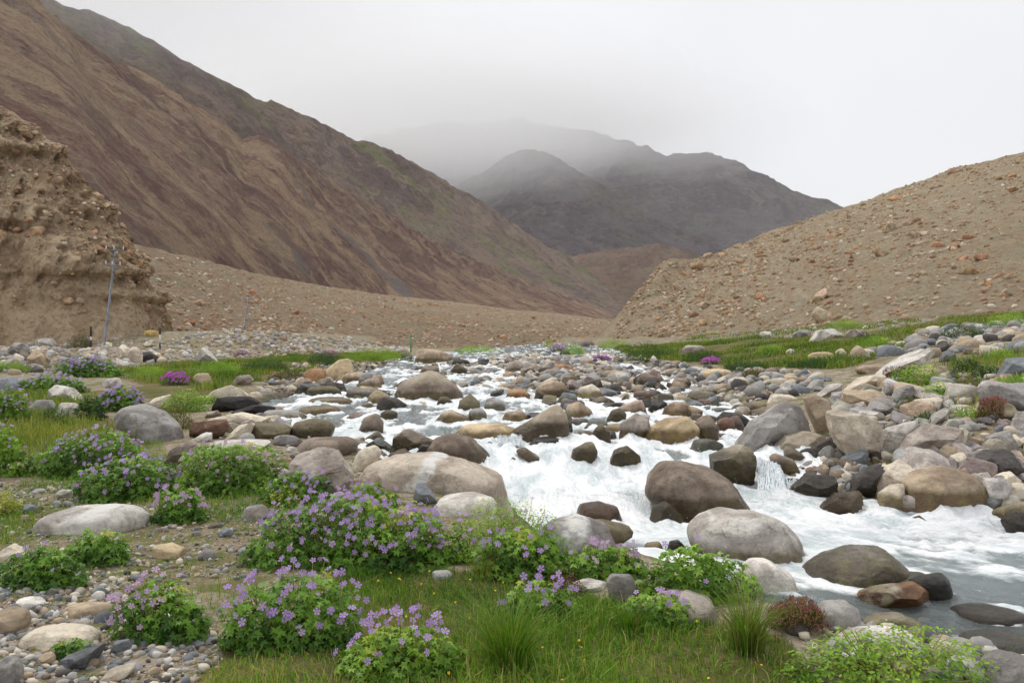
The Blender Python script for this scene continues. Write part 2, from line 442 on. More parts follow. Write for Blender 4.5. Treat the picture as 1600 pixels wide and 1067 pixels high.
# ------------------------------------------------------------------ hills and mountains
def hill(name, ridge, foot, mat, nu=220, nv=90, gully=(60, 0.06), rough=0.03, seed=0, prof=1.15, back=0.5, crag=0.0, curve=None, shear=0.0, jag=0.0):
    """a solid slope lofted from a foot line to a ridge line and down again behind; both lines are (pixel x, pixel y, distance)"""
    rg = np.array([at(*q) for q in ridge]); ft = np.array([at(*q) for q in foot])
    def res(P, n):
        t = np.concatenate([[0], np.cumsum(np.linalg.norm(np.diff(P[:, :2], axis=0), axis=1))]); t /= t[-1]
        u = np.linspace(0, 1, n); return np.stack([np.interp(u, t, P[:, k]) for k in range(3)], 1)
    Rg, Ft = res(rg, nu), res(ft, nu)
    nb = max(8, nv//5)
    t = np.concatenate([[-0.06], np.linspace(0, 1, nv), 1+np.linspace(0.03, 1, nb)**1.3])
    U, T = np.meshgrid(np.arange(nu), t, indexing='ij')
    tt = np.clip(T, -0.06, 1)
    D = Rg - Ft; L = np.linalg.norm(D, axis=1)
    hz = np.sign(tt)*np.abs(tt)**prof if curve is None else np.interp(tt, *curve)
    P = Ft[:, None]*1.0 + D[:, None]*tt[..., None]
    P[..., 2] = Ft[:, None, 2] + D[:, None, 2]*hz
    over = np.clip(T-1, 0, None)
    away = np.stack([D[:, 0], D[:, 1]], 1); away /= np.linalg.norm(away, axis=1, keepdims=True)
    P[..., 0] += away[:, None, 0]*over*L[:, None]*1.2; P[..., 1] += away[:, None, 1]*over*L[:, None]*1.2
    P[..., 2] -= (D[:, 2]+4)[:, None]*over*back*2
    Lm = float(np.median(L)); ulen = np.concatenate([[0], np.cumsum(np.linalg.norm(np.diff(Rg, axis=0), axis=1))])
    uu = np.broadcast_to(ulen[:, None], U.shape); vv = T*Lm
    gw, ga = gully
    env = np.clip(T*14, 0, 1)*np.where(T > 1, 1, 0.35+0.65*np.clip((1-T)*5, 0, 1))
    q = p3((uu+shear*vv)/gw, vv/(gw*4))
    g = fbm(q, 5, seed, 0.55, ridged=True).reshape(U.shape)
    P[..., 2] += ga*gw*g*env
    W = P.reshape(-1, 3)
    r = fbm(W/(gw*0.45), 5, seed+9, 0.6).reshape(U.shape)
    P[..., 2] += rough*gw*r*np.clip(T*14, 0, 1)
    if jag:
        jn = fbm(p3(uu/(gw*.55), uu*0+3.3, vv/(gw*1.2)), 5, seed+33, .6, ridged=True).reshape(U.shape)
        P[..., 2] += jag*jn*np.clip((T-.35)*2, 0, 1)
    if crag:
        lay = vnoise(p3(W[:, 2]/(gw*.32)+.5*fbm(W/(gw*3), 3, seed+40), W[:, 0]*.05, W[:, 1]*.05), seed+41)
        c = (.55*np.sign(lay)*np.abs(lay)**.6 + fbm(W*np.array([1, 1, 0.22])/(gw*0.9), 5, seed+21, 0.62, ridged=True) + .35*fbm(W*np.array([1, 1, 0.7])/(gw*0.22), 4, seed+22, 0.6)).reshape(U.shape)
        nrm = np.stack([-away[:, 0], -away[:, 1]], 1)
        e = np.clip(T*4, 0, 1)*np.clip((1.15-T)*4, 0, 1)
        P[..., 0] += nrm[:, None, 0]*c*crag*e; P[..., 1] += nrm[:, None, 1]*c*crag*e
    me = mesh(name, P.reshape(-1, 3), grid_faces(nu, len(t)), uv=np.stack([(uu+shear*vv).ravel(), vv.ravel()], 1))
    o = add(name, me, mat, kind='structure')
    return o, P, t

def mat_slope(name, base, alt, red, pale, green=None, gw=40, green_amt=0.6, fine=1.0, streak=5.0, grey=None, bright=1.32, bands=None):
    base, alt, red, pale = [tuple(x*bright for x in q) for q in (base, alt, red, pale)]
    if green: green = tuple(x*bright for x in green)
    b = N(name)
    uvn = b.n('UVMap').outputs[0]; p = b.n('NewGeometry').outputs['Position']
    wn_ = b.n('TexNoise'); b.put(wn_.inputs['Vector'], p); wn_.inputs['Scale'].default_value = 2.6/gw; wn_.inputs['Detail'].default_value = 6; wn_.inputs['Roughness'].default_value = .72
    wv = b.n('VectorMath', operation='SUBTRACT'); b.put(wv.inputs[0], wn_.outputs['Color']); wv.inputs[1].default_value = (.5, .5, .5)
    w2_ = b.n('TexNoise'); b.put(w2_.inputs['Vector'], p); w2_.inputs['Scale'].default_value = .45/gw; w2_.inputs['Detail'].default_value = 3
    w2v = b.n('VectorMath', operation='SUBTRACT'); b.put(w2v.inputs[0], w2_.outputs['Color']); w2v.inputs[1].default_value = (.5, .5, .5)
    uvn = b.vadd(uvn, b.scale(w2v.outputs[0], (gw*5, gw*9, 0)))
    uvn = b.vadd(uvn, b.scale(wv.outputs[0], (gw*1.8, gw*4.0, 0)))
    s1 = b.scale(uvn, (1/gw, 1/(gw*streak), 1))
    a = b.noise(s1, 1.0, 3, 0.6, 0.2); a2 = b.noise(s1, 2.3, 3, 0.6, 0.2); a3 = b.noise(s1, 5.0, 4, 0.7)
    iso = b.noise(p, 1.0/gw, 6, 0.65, 0.4); gr = b.noise(p, fine*9.0/gw, 8, 0.8); iso2 = b.noise(p, 2.3/gw, 7, 0.7, 0.6)
    c = b.mix(b.ramp(iso, 0.36, 0.64), base, alt)
    c = b.mix(b.ramp(b.math('MULTIPLY_ADD', a, .55, b.math('MULTIPLY', iso2, .45)), 0.46, 0.58, 0, 0.85), c, red)
    c = b.mix(b.ramp(b.math('MULTIPLY_ADD', a2, .6, b.math('MULTIPLY', iso2, .4)), 0.53, 0.62, 0, 0.6), c, pale)
    c = b.mix(b.ramp(a3, 0.5, 0.7, 0, 0.4), c, b.mix(1.0, c, (0.66, 0.62, 0.62), 'MULTIPLY'))
    if bands:
        bl = b.noise(b.scale(uvn, (1/(gw*4), 1/(gw*9), 1)), 1.0, 6, .68, .8); bt = b.noise(b.scale(uvn, (1/(gw*3.2), 1/(gw*6.5), 1)), 1.7, 6, .68, .8)
        c = b.mix(b.ramp(bl, .47, .58, 0, .72), c, bands[0]); c = b.mix(b.ramp(bt, .51, .63, 0, .6), c, bands[1])
    if grey: c = b.mix(b.ramp(b.noise(b.scale(s1, (.5, .25, 1)), 0.55, 3, 0.5, 0.3), 0.62, 0.67, 0, 0.8), c, grey)
    if green: c = b.mix(b.ramp(b.noise(p, 0.75/gw, 5, 0.65, 0.8), 0.52, 0.66, 0, green_amt), c, green)
    c = b.mix(b.ramp(gr, 0.5, 0.62, 0, 0.8), c, b.mix(1.0, c, (0.55, 0.5, 0.48), 'MULTIPLY'))
    c = b.mix(b.ramp(gr, 0.47, 0.36, 0, 0.6), c, b.mix(1.0, c, (1.3, 1.27, 1.22), 'MULTIPLY'))
    h = b.math('ADD', gr, b.math('MULTIPLY', a3, 0.5))
    return b.done(b.principled(c, 0.95, b.bump(h, 1.0, gw*0.09), 0.1))

M_FAN = mat_slope('fan_scree', lin(160, 143, 120), lin(146, 134, 112), lin(152, 124, 100), lin(174, 160, 138), lin(134, 132, 104), bright=1.12, gw=14, streak=2.5, green_amt=0.45)
M_RED = mat_slope('rust_scree', lin(140, 120, 100), lin(126, 106, 90), lin(100, 70, 64), lin(154, 138, 116), lin(128, 122, 94), gw=17, streak=3.4, fine=1.3, bright=1.12, bands=(lin(92, 68, 68), lin(164, 142, 114)), grey=lin(112, 106, 104), green_amt=0.35)
M_GRN = mat_slope('purple_green_slope', lin(126, 110, 96), lin(112, 100, 92), lin(92, 76, 74), lin(144, 128, 106), lin(104, 110, 70), gw=80, streak=3.5, green_amt=0.75)
M_FAR = mat_slope('slate_mountain', lin(104, 95, 98), lin(92, 87, 92), lin(78, 66, 74), lin(126, 117, 112), lin(100, 104, 86), bright=1.12, gw=240, streak=3, green_amt=0.5)
M_FOOT = mat_slope('foothill_scree', lin(118, 98, 84), lin(110, 94, 82), lin(94, 74, 66), lin(134, 116, 98), lin(108, 106, 80), gw=60, streak=3, bright=1.12)
M_MOR = mat_slope('moraine', lin(168, 154, 130), lin(156, 145, 122), lin(160, 138, 112), lin(182, 170, 148), lin(140, 138, 108), gw=5, streak=2, green_amt=0.4, bright=1.12)
M_CLF = mat_slope('eroded_earth', lin(164, 146, 122), lin(150, 132, 108), lin(126, 105, 83), lin(182, 166, 144), None, bright=1.55, gw=3.2, streak=3.5)

hill('far_mountain', [(380, 260, 5200), (560, 222, 5000), (680, 196, 4900), (745, 196, 4800), (790, 196, 4700), (819, 187, 4700), (838, 200, 4700), (900, 206, 4700), (960, 220, 4600), (1040, 245, 4500), (1108, 244, 4400),
     (1150, 258, 4350), (1200, 280, 4300), (1260, 306, 4200), (1315, 330, 4100), (1420, 375, 4000), (1600, 430, 4000)],
     [(380, 480, 3300), (700, 470, 3300), (1000, 440, 3250), (1200, 430, 3200), (1600, 480, 3100)], M_FAR, 300, 90, (300, 0.10), 0.08, 11, 1.2, jag=34)
hill('middle_mountain', [(560, 420, 2900), (660, 330, 2950), (740, 278, 3000), (790, 246, 3000), (826, 233, 3000), (860, 247, 2950), (920, 283, 2900), (1000, 332, 2800), (1060, 362, 2700), (1130, 395, 2650), (1250, 450, 2600)],
     [(560, 480, 2100), (750, 460, 2100), (900, 430, 2150), (1050, 435, 2200), (1250, 480, 2200)], M_FAR, 240, 90, (200, 0.11), 0.08, 31, 1.15, jag=22)
hill('brown_foothill', [(780, 475, 1900), (860, 418, 1900), (900, 402, 1900), (945, 392, 1880), (990, 392, 1865), (1030, 383, 1850), (1062, 392, 1800), (1110, 412, 1750), (1200, 446, 1700)],
     [(780, 500, 1300), (900, 490, 1350), (1030, 480, 1350), (1200, 490, 1300)], M_FOOT, 160, 70, (70, 0.10), 0.09, 41, 1.0, jag=8)
hill('green_mountain', [(-250, -150, 800), (-100, -75, 850), (80, 2, 950), (180, 41, 1000), (280, 92, 1050), (380, 141, 1120), (480, 186, 1200), (560, 225, 1270), (600, 232, 1300), (650, 256, 1360), (720, 297, 1430),
     (800, 350, 1500), (870, 397, 1560), (930, 432, 1620), (985, 466, 1680), (1060, 492, 1700)],
     [(-250, 420, 500), (80, 440, 600), (400, 455, 800), (600, 470, 950), (800, 485, 1080), (930, 490, 1180), (1060, 500, 1250)], M_GRN, 240, 110, (120, 0.05), 0.05, 51, 1.05, shear=.9, jag=9)
hill('rust_slope', [(-260, -190, 330), (-100, -90, 360), (45, -5, 400), (130, 68, 430), (220, 118, 460), (280, 152, 480), (340, 190, 510), (378, 216, 530), (402, 211, 545), (440, 230, 560), (500, 275, 600), (560, 311, 640),
     (620, 346, 690), (700, 390, 770), (780, 424, 850), (860, 456, 930), (960, 494, 1000)],
     [(-260, 400, 150), (0, 400, 165), (200, 408, 185), (300, 425, 230), (400, 444, 300), (500, 458, 380), (600, 472, 455), (700, 482, 520), (800, 492, 560), (900, 500, 600), (960, 506, 640)], M_RED, 340, 150, (40, 0.035), 0.06, 61, 1.05, shear=1.0, jag=4)
fan, FANP, FANT = hill('valley_fan', [(-120, 385, 150), (60, 372, 165), (150, 372, 175), (215, 383, 185), (300, 402, 225), (400, 428, 290), (500, 446, 360), (600, 461, 430), (700, 471, 480), (800, 484, 500), (900, 493, 480), (945, 500, 450), (1000, 522, 420)],
     [(-120, 540, 74), (100, 540, 80), (300, 540, 92), (500, 543, 104), (700, 547, 112), (850, 547, 120), (1000, 548, 130)], M_FAN, 260, 110, (13, 0.05), 0.05, 71, 1.1, crag=0.8)
mor, MORP, MORT = hill('moraine_hillside', [(925, 540, 118), (948, 512, 122), (965, 494, 124), (985, 468, 126), (1005, 446, 128), (1028, 416, 130), (1048, 404, 132), (1078, 407, 136), (1110, 400, 142), (1160, 380, 150), (1200, 362, 158), (1260, 345, 165), (1310, 328, 172),
     (1400, 296, 178), (1500, 262, 182), (1600, 239, 186), (1720, 205, 188), (1950, 150, 190)],
     [(925, 548, 104), (960, 545, 100), (1000, 541, 96), (1050, 538, 86), (1120, 532, 78), (1200, 524, 70), (1300, 514, 63), (1400, 504, 58), (1500, 494, 55), (1600, 486, 53), (1720, 480, 52), (1950, 476, 50)],
     M_MOR, 280, 130, (9, 0.05), 0.07, 81, 1.0, crag=0.5)
clf, CLFP, CLFT = hill('earth_cliff', [(-330, -20, 74), (-120, 92, 73), (-50, 132, 73), (0, 166, 72), (50, 196, 72), (95, 232, 71), (122, 262, 71), (150, 295, 70), (172, 322, 70), (186, 352, 70), (196, 385, 70), (206, 425, 71), (222, 465, 72), (248, 505, 73), (285, 540, 76)],
     [(-330, 530, 60), (-120, 528, 60.5), (0, 525, 61), (80, 526, 61.5), (140, 527, 62), (180, 528, 63), (215, 530, 64.5), (240, 532, 67), (258, 534, 70), (270, 538, 73), (288, 545, 76)],
     M_CLF, 230, 140, (3.4, 0.05), 0.06, 91, 1.0, crag=1.9, curve=([-.06, 0, .12, .3, .55, .8, 1], [-.06, 0, .16, .36, .60, .84, 1]))
# ------------------------------------------------------------------ rocks
M_ROCK = mat_rock()
COLS = dict(cream=(204, 193, 174), tan=(172, 155, 132), honey=(196, 176, 142), grey=(154, 151, 147), blue=(122, 127, 131), dark=(84, 79, 76), brown=(134, 121, 108),
            olive=(112, 104, 82), orange=(172, 134, 100), pale=(194, 190, 182), pink=(170, 160, 150), black=(58, 55, 54), white=(214, 209, 200), rust=(128, 100, 84), fawn=(184, 172, 156), yellow=(190, 164, 104))

def finish_rock(V, size, angular, seed, blocky=False):
    r = np.random.default_rng(seed)
    k = int(3+angular*13) if angular < .5 else (3 if blocky else int(4+angular*6))
    ext = np.abs(V).max(0)
    for _ in range(k):
        n = r.normal(size=3); n[1] = -abs(n[1])*1.3 if r.random() < 0.75 else n[1]
        n[2] = n[2]+0.35
        n /= np.linalg.norm(n)
        sup = np.max(V @ n)
        off = sup*r.uniform(0.5, 0.82) if angular > 0.4 else sup*r.uniform(0.74, 0.94)
        ex = np.maximum(V @ n - off, 0)
        V = V - n*(ex*(min(1.0, 0.6+0.6*angular) if angular > .38 else .42+.3*angular))[:, None]
    if angular >= .5 and blocky:                # broken faces: a flat top, two fronts and an underside
        top = V[np.argmax(V[:, 2])]
        for n, lo, hi in (((r.uniform(-.35, .35), -.55, .8), .5, .62), ((r.uniform(-.8, -.35), -.85, r.uniform(-.1, .25)), .55, .72), ((r.uniform(.35, .8), -.85, r.uniform(-.2, .15)), .55, .72),
                          ((r.uniform(-.3, .3), -.75, -.6), .4, .6)):
            n = np.array(n); n /= np.linalg.norm(n)
            off = max(np.max(V @ n)*r.uniform(lo, hi), .96*float(top @ n))
            V = V - n*np.maximum(V @ n - off, 0)[:, None]
    U = V/np.linalg.norm(V, axis=1, keepdims=True).clip(1e-6)
    w = V/size
    d = (0.06-.05*angular)*fbm(w*1.7+seed, 3, seed) + 0.022*fbm(w*5+seed, 3, seed+3) + (0.010+0.012*angular)*fbm(w*14+seed, 3, seed+5)
    if angular > 0.5: d += 0.03*fbm(w*np.array([2, 2, 6.])+seed, 2, seed+8, ridged=True)
    return V + U*(d*size)[:, None]

def rock_from_outline(name, poly, d, angular, seed, label, color, wet=None, depth=0.75, sub=4, band=None, cap=None, embed=0.16, group='boulders'):
    """a boulder whose outline across the line of sight is given in photo pixels, at its real distance and size"""
    P = np.array(poly, float)
    W = np.stack([(P[:, 0]-CX)/F_PX*d, CAM_Z-(P[:, 1]-CY)/F_PX*d], 1)
    c = (W.min(0)+W.max(0))/2
    Q = W - c
    hgt = W[:, 1].max()-W[:, 1].min(); wid = W[:, 0].max()-W[:, 0].min()
    low = Q[:, 1] < -0.15*hgt
    Q[low, 1] -= embed*wid + 0.1*hgt
    th = np.linspace(-np.pi, np.pi, 361); rad = np.zeros(361)
    for i, a in enumerate(th):
        dx, dz = math.cos(a), math.sin(a); best = 0
        for j in range(len(Q)):
            x0, z0 = Q[j]; x1, z1 = Q[(j+1) % len(Q)]
            ex, ez = x1-x0, z1-z0
            den = dx*ez-dz*ex
            if abs(den) < 1e-12: continue
            t = (x0*ez-z0*ex)/den; u = (x0*dz-z0*dx)/den
            if t > 0 and -1e-6 <= u <= 1+1e-6: best = max(best, t)
        rad[i] = best
    rad[rad == 0] = rad[rad > 0].mean()
    w = 9 if angular < 0.4 else (4 if angular < .5 else 2)
    ker = np.hanning(2*w+1); ker /= ker.sum()
    rp = np.concatenate([rad[-w-1:-1], rad, rad[1:w+1]]); rad = np.convolve(rp, ker, 'valid')
    V, F = ico(sub)
    ang = np.arctan2(V[:, 2], V[:, 0]); cp = np.hypot(V[:, 0], V[:, 2]); ny = V[:, 1]
    r = np.interp(ang, th, rad)
    pw = 2.25 + 0.5*angular if angular < .5 else 3.6
    nm = (cp**pw + np.abs(ny)**pw)**(1/pw)
    dep = max(wid*0.5, hgt*0.55)*depth
    s = r*cp/nm
    out = np.stack([np.cos(ang)*s, ny/nm*dep, np.sin(ang)*s], 1)
    size = max(wid, hgt)*0.5
    out = finish_rock(out, size, angular, seed, True)
    me = mesh(name, out, F)
    if angular >= .5: me.set_sharp_from_angle(angle=math.radians(28))
    o = add(name, me, M_ROCK, loc=(c[0], d, c[1]), label=label, cat='boulder', group=None)
    o.color = (*lin(*COLS[color], 1.18), 1)
    o['wet_z'] = float(wet if wet is not None else -99.0)
    o['band'] = 1.0 if band is not None else 0.0; o['band_at'] = float(band or 0)*wid
    o['cap'] = 1.0 if cap is not None else 0.0; o['cap_z'] = float(c[1] + (cap or 0)*hgt)
    STONES.append((c[0], d, max(wid*0.5, 0.05), dep))
    return o
STONES = []

def E(cx, cy, w, h):
    a = np.linspace(0, 2*np.pi, 14, endpoint=False)
    return [(cx+w/2*math.copysign(abs(math.cos(t))**0.85, math.cos(t)), cy+h/2*math.copysign(abs(math.sin(t))**0.85, math.sin(t))) for t in a]

# (outline, colour, angularity, in the stream?, label, extras)
B = [
 # far bank and the two big boulders by the near edge
 ([(1076,830),(1090,808),(1130,796),(1185,798),(1225,815),(1255,850),(1264,878),(1240,892),(1190,890),(1120,872),(1080,850)], 'pale', .12, 1, 'big smooth cream boulder at the near water edge', dict(wet=.02, sub=5)),
 ([(1009,770),(1013,742),(1035,722),(1060,721),(1105,730),(1140,752),(1200,800),(1150,815),(1090,810),(1050,790)], 'brown', .2, 1, 'big humped dark brown boulder behind the cream boulder', dict(sub=5, wet=.05)),
 ([(1112,712),(1122,700),(1160,689),(1180,707),(1182,730),(1172,772),(1140,768),(1115,745)], 'olive', .7, 1, 'upright olive block with a pale crusted top', dict(cap=.22, sub=5, wet=.3)),
 ([(998,690),(1010,670),(1040,654),(1075,651),(1092,668),(1092,685),(1070,695),(1010,694)], 'honey', .15, 1, 'smooth honey coloured boulder with a rusty waterline', dict(sub=5, wet=.07)),
 ([(1140,690),(1180,660),(1230,628),(1252,636),(1268,672),(1235,702),(1185,712),(1150,702)], 'grey', .55, 0, 'huge tilted grey slab with water running over it', dict(sub=5)),
 ([(1190,708),(1228,682),(1262,674),(1290,682),(1268,705),(1245,716),(1220,716)], 'grey', .8, 0, 'wedge shaped grey block at the foot of the tilted slab', dict(sub=5, cap=-.2)),
 ([(1296,645),(1310,640),(1345,648),(1375,662),(1372,690),(1355,725),(1335,720),(1310,692),(1300,670)], 'cream', .85, 0, 'tall cream angular block above the side cascade', dict(sub=5)),
 ([(1260,624),(1275,616),(1290,625),(1300,650),(1305,680),(1282,668),(1266,645)], 'tan', .6, 0, 'narrow tan fin of rock beside the cream block', {}),
 ([(1300,620),(1320,610),(1375,612),(1395,625),(1350,638),(1315,638)], 'tan', .6, 0, 'broad tan slab behind the tall cream block', {}),
 ([(1371,700),(1385,672),(1430,658),(1433,664),(1402,692),(1388,710)], 'pale', .85, 0, 'thin pale slab leaning against the flat slab', {}),
 ([(1390,708),(1425,682),(1460,665),(1500,670),(1512,695),(1480,702),(1440,722),(1395,716)], 'pink', .6, 0, 'large flat pinkish grey slab on the far bank', dict(sub=5)),
 ([(1404,790),(1412,755),(1440,735),(1475,728),(1500,738),(1530,745),(1542,770),(1525,797),(1470,808),(1420,808)], 'tan', .15, 1, 'big rounded brown boulder on the far water edge', dict(sub=5, wet=.13)),
 ([(1368,797),(1375,770),(1395,757),(1413,755),(1408,800),(1380,805)], 'cream', .25, 1, 'cream boulder wedged beside the big rounded brown one', dict(wet=.1)),
 ([(1357,775),(1360,748),(1415,717),(1432,727),(1420,745),(1385,772),(1370,785)], 'cream', .8, 0, 'cream angular block leaning over the rounded boulder', {}),
 ([(1322,775),(1340,745),(1380,722),(1365,748),(1357,788),(1338,790)], 'dark', .7, 1, 'dark purplish block behind the leaning cream block', dict(wet=.1)),
 ([(1285,792),(1310,772),(1345,768),(1350,785),(1342,806),(1290,808)], 'brown', .6, 1, 'wet brown slab at the foot of the side cascade', dict(wet=.5)),
 ([(1510,808),(1540,785),(1562,772),(1570,775),(1558,810),(1530,817)], 'blue', .8, 1, 'slate blue wedge beside the big rounded boulder', {}),
 ([(1565,818),(1590,800),(1625,805),(1630,845),(1590,838)], 'dark', .5, 1, 'dark wet rock at the edge of the far white water', dict(wet=.3)),
 ([(1543,685),(1560,677),(1578,673),(1590,685),(1585,705),(1550,708)], 'grey', .7, 0, 'grey five sided block high in the far rock pile', {}),
 ([(1510,732),(1550,704),(1575,702),(1610,725),(1610,750),(1540,748)], 'dark', .75, 0, 'big dark block in the far rock pile', {}),
 ([(1503,732),(1518,710),(1548,700),(1540,716),(1515,737)], 'grey', .8, 0, 'grey slab lying against the big dark block', {}),
 ([(1482,737),(1488,712),(1510,706),(1516,712),(1505,737)], 'cream', .7, 0, 'cream upright block above the rounded brown boulder', {}),
 ([(1575,674),(1600,645),(1650,640),(1650,692),(1595,684)], 'grey', .7, 0, 'large grey block at the frame edge of the rock pile', {}),
 ([(1540,614),(1545,602),(1600,600),(1660,605),(1660,642),(1580,640),(1545,627)], 'grey', .65, 0, 'long grey block behind the red cushion plant', {}),
 ([(1561,582),(1580,560),(1610,558),(1625,592),(1570,592)], 'blue', .6, 0, 'steep blue grey boulder on the upper far bank', {}),
 ([(1423,642),(1435,624),(1470,621),(1480,630),(1470,642),(1440,647)], 'cream', .5, 0, 'flat topped cream stone below the bright shrubs', {}),
 ([(1450,662),(1460,648),(1482,636),(1487,643),(1475,660),(1455,667)], 'pale', .7, 0, 'small pale wedge below the flat topped cream stone', {}),
 ([(1387,627),(1405,608),(1425,601),(1433,620),(1420,632)], 'grey', .6, 0, 'grey peaked stone beside the bright shrubs', {}),
 ([(1315,604),(1350,588),(1382,585),(1385,607),(1340,612)], 'cream', .6, 0, 'wide cream slab between cobbles and bright shrubs', {}),
 ([(1350,592),(1400,572),(1440,548),(1465,547),(1465,556),(1430,570),(1400,583)], 'pale', .6, 0, 'long pale slab sloping down toward the cobbles', {}),
 ([(1347,645),(1365,628),(1395,623),(1408,635),(1380,648),(1355,653)], 'grey', .5, 0, 'low grey stone behind the cream angular block', {}),
 ([(1466,562),(1480,547),(1492,553),(1494,566)], 'blue', .6, 0, 'small blue grey rock on the upper far bank', {}),
 ([(1335,578),(1350,571),(1390,571),(1398,578),(1360,584)], 'tan', .4, 0, 'long low tan slab at the meadow edge', {}),
 ([(1548,770),(1560,744),(1570,743),(1580,762),(1560,772)], 'grey', .8, 0, 'grey triangular block beside the slate wedge', {}),
 (E(1592,772,44,34), 'cream', .6, 0, 'cream block low in the far rock pile', {}),
 (E(1592,800,50,26), 'tan', .5, 1, 'tan block just above the far white water', {}),
 (E(1482,804,56,20), 'rust', .5, 1, 'reddish low rock below the big rounded boulder', dict(wet=.05)),
 ([(1424,812),(1440,806),(1462,822),(1440,828)], 'brown', .5, 1, 'small brown rock breaking the far white water', dict(wet=.05)),
 ([(1240,762),(1265,742),(1305,745),(1312,778),(1270,790),(1245,784)], 'dark', .6, 1, 'black wet rock under the side cascade', dict(wet=.5)),
 ([(1202,714),(1210,707),(1240,718),(1257,735),(1240,745),(1215,732)], 'brown', .35, 1, 'brown tilted rock at the top of the side cascade', dict(wet=.02)),
 (E(1198,737,36,28), 'rust', .3, 1, 'round reddish brown rock in the side cascade', dict(wet=.3)),
 (E(1274,737,34,16), 'rust', .4, 0, 'small rusty stone above the black wet rock', {}),
 ([(1268,732),(1300,717),(1326,715),(1310,732),(1280,740)], 'olive', .6, 0, 'olive slab under the tall cream block', {}),
 (E(1308,744,24,26), 'brown', .3, 0, 'small brown round stone under the tall cream block', {}),
 ([(1285,718),(1278,697),(1300,683),(1317,700),(1312,718)], 'dark', .7, 0, 'dark rust stained block between slab and cream block', {}),
 # near water edge
 ([(1255,892),(1290,870),(1340,857),(1395,858),(1424,875),(1420,895),(1380,907),(1330,920),(1280,908)], 'grey', .35, 1, 'long dark grey boulder in the near water', dict(sub=5, wet=.22)),
 ([(1422,908),(1440,899),(1475,895),(1487,905),(1482,932),(1450,937),(1430,927)], 'black', .25, 1, 'rounded black boulder in the near water', dict(wet=.3)),
 ([(1358,920),(1400,903),(1445,895),(1452,905),(1400,925),(1375,930)], 'blue', .4, 1, 'wet slate slab behind the rust streaked rock', dict(wet=.3)),
 ([(1345,932),(1375,917),(1430,910),(1450,925),(1446,942),(1400,950),(1360,944)], 'orange', .5, 1, 'rust and cream streaked rock in the near water', dict(sub=5, band=.0, wet=.02)),
 ([(1150,888),(1170,873),(1200,874),(1235,895),(1256,928),(1230,937),(1180,927),(1155,907)], 'white', .35, 0, 'whitish boulder below the big cream boulder', {}),
 ([(1272,955),(1290,940),(1320,938),(1345,955),(1352,978),(1310,984),(1280,974)], 'grey', .2, 1, 'smooth grey boulder behind the red cushion by the water', {}),
 ([(1350,975),(1370,962),(1410,960),(1440,972),(1445,984),(1400,988),(1360,986)], 'pale', .4, 1, 'pale low rock at the water behind the bright shrub', {}),
 ([(1308,1002),(1340,990),(1400,986),(1445,994),(1442,1014),(1330,1016)], 'white', .4, 0, 'white lichened rock showing through the bright shrub', {}),
 (E(1472,1020,42,44), 'cream', .3, 0, 'small cream stone poking out of the bright shrub', {}),
 ([(1530,1056),(1545,1030),(1570,1018),(1620,1030),(1650,1075),(1540,1082)], 'grey', .15, 1, 'smooth grey boulder at the lower water corner', {}),
 (E(1545,962,120,26), 'dark', .3, 1, 'dark half drowned rock in the clear shallows', dict(wet=.5)),
 (E(1565,1008,130,30), 'blue', .3, 1, 'slate rock drowned in the clear shallows', dict(wet=.5)),
 ([(947,907),(955,897),(985,898),(1003,915),(1001,942),(970,948),(955,932)], 'grey', .45, 0, 'upright speckled grey stone among the flowers', {}),
 ([(1000,948),(1030,930),(1075,925),(1110,935),(1132,962),(1060,974),(1010,968)], 'pink', .3, 0, 'low pinkish lichened boulder in the grass', dict(sub=5)),
 ([(895,912),(920,905),(950,912),(945,926),(910,924)], 'white', .5, 0, 'small white stone beside the speckled upright stone', {}),
 ([(838,836),(860,814),(900,806),(950,820),(977,852),(950,874),(880,870)], 'grey', .3, 1, 'grey boulder with white stains behind the leafy shrub', dict(sub=5, band=.0)),
 ([(899,807),(905,788),(935,783),(965,792),(980,815),(960,825),(905,818)], 'rust', .2, 1, 'wet chestnut rock in the lower rapid', dict(wet=.5)),
 ([(1008,818),(1020,792),(1040,783),(1060,795),(1077,818),(1050,830),(1020,830)], 'olive', .4, 1, 'mossy rock under a sheet of white water', dict(wet=.5)),
 ([(890,822),(940,813),(985,822),(992,834),(940,846)], 'olive', .25, 1, 'flat olive rock below the wet chestnut rock', dict(wet=.1)),
 ([(1040,862),(1046,845),(1060,843),(1072,855),(1068,868)], 'dark', .3, 1, 'small dark stone tucked beside the cream boulder', {}),
 ([(1000,862),(1010,848),(1030,846),(1040,860),(1020,870)], 'tan', .3, 1, 'small tan stone behind the pink flowers', {}),
 # near bank boulders by the stream
 ([(558,750),(575,725),(620,712),(670,710),(730,722),(785,745),(800,765),(797,785),(770,790),(700,780),(600,770)], 'fawn', .12, 0, 'long whale backed boulder with a white band', dict(sub=5, band=-.04)),
 ([(665,708),(680,685),(705,676),(735,680),(765,710),(777,738),(740,740),(680,720)], 'brown', .2, 1, 'humped brown boulder behind the whale backed one', dict(sub=5)),
 ([(702,710),(708,697),(720,694),(730,700),(736,719),(715,722)], 'tan', .3, 0, 'small tan stone against the humped brown boulder', {}),
 ([(450,745),(455,712),(490,697),(525,705),(550,740),(547,770),(500,780),(465,765)], 'pink', .6, 0, 'angular granite block stained orange beside the flowers', dict(sub=5)),
 ([(546,726),(560,702),(585,695),(597,705),(582,727),(555,738)], 'cream', .35, 0, 'cream egg shaped boulder beside the granite block', {}),
 ([(650,804),(690,778),(740,770),(777,782),(770,798),(700,806)], 'white', .3, 0, 'whitish slab in front of the whale backed boulder', {}),
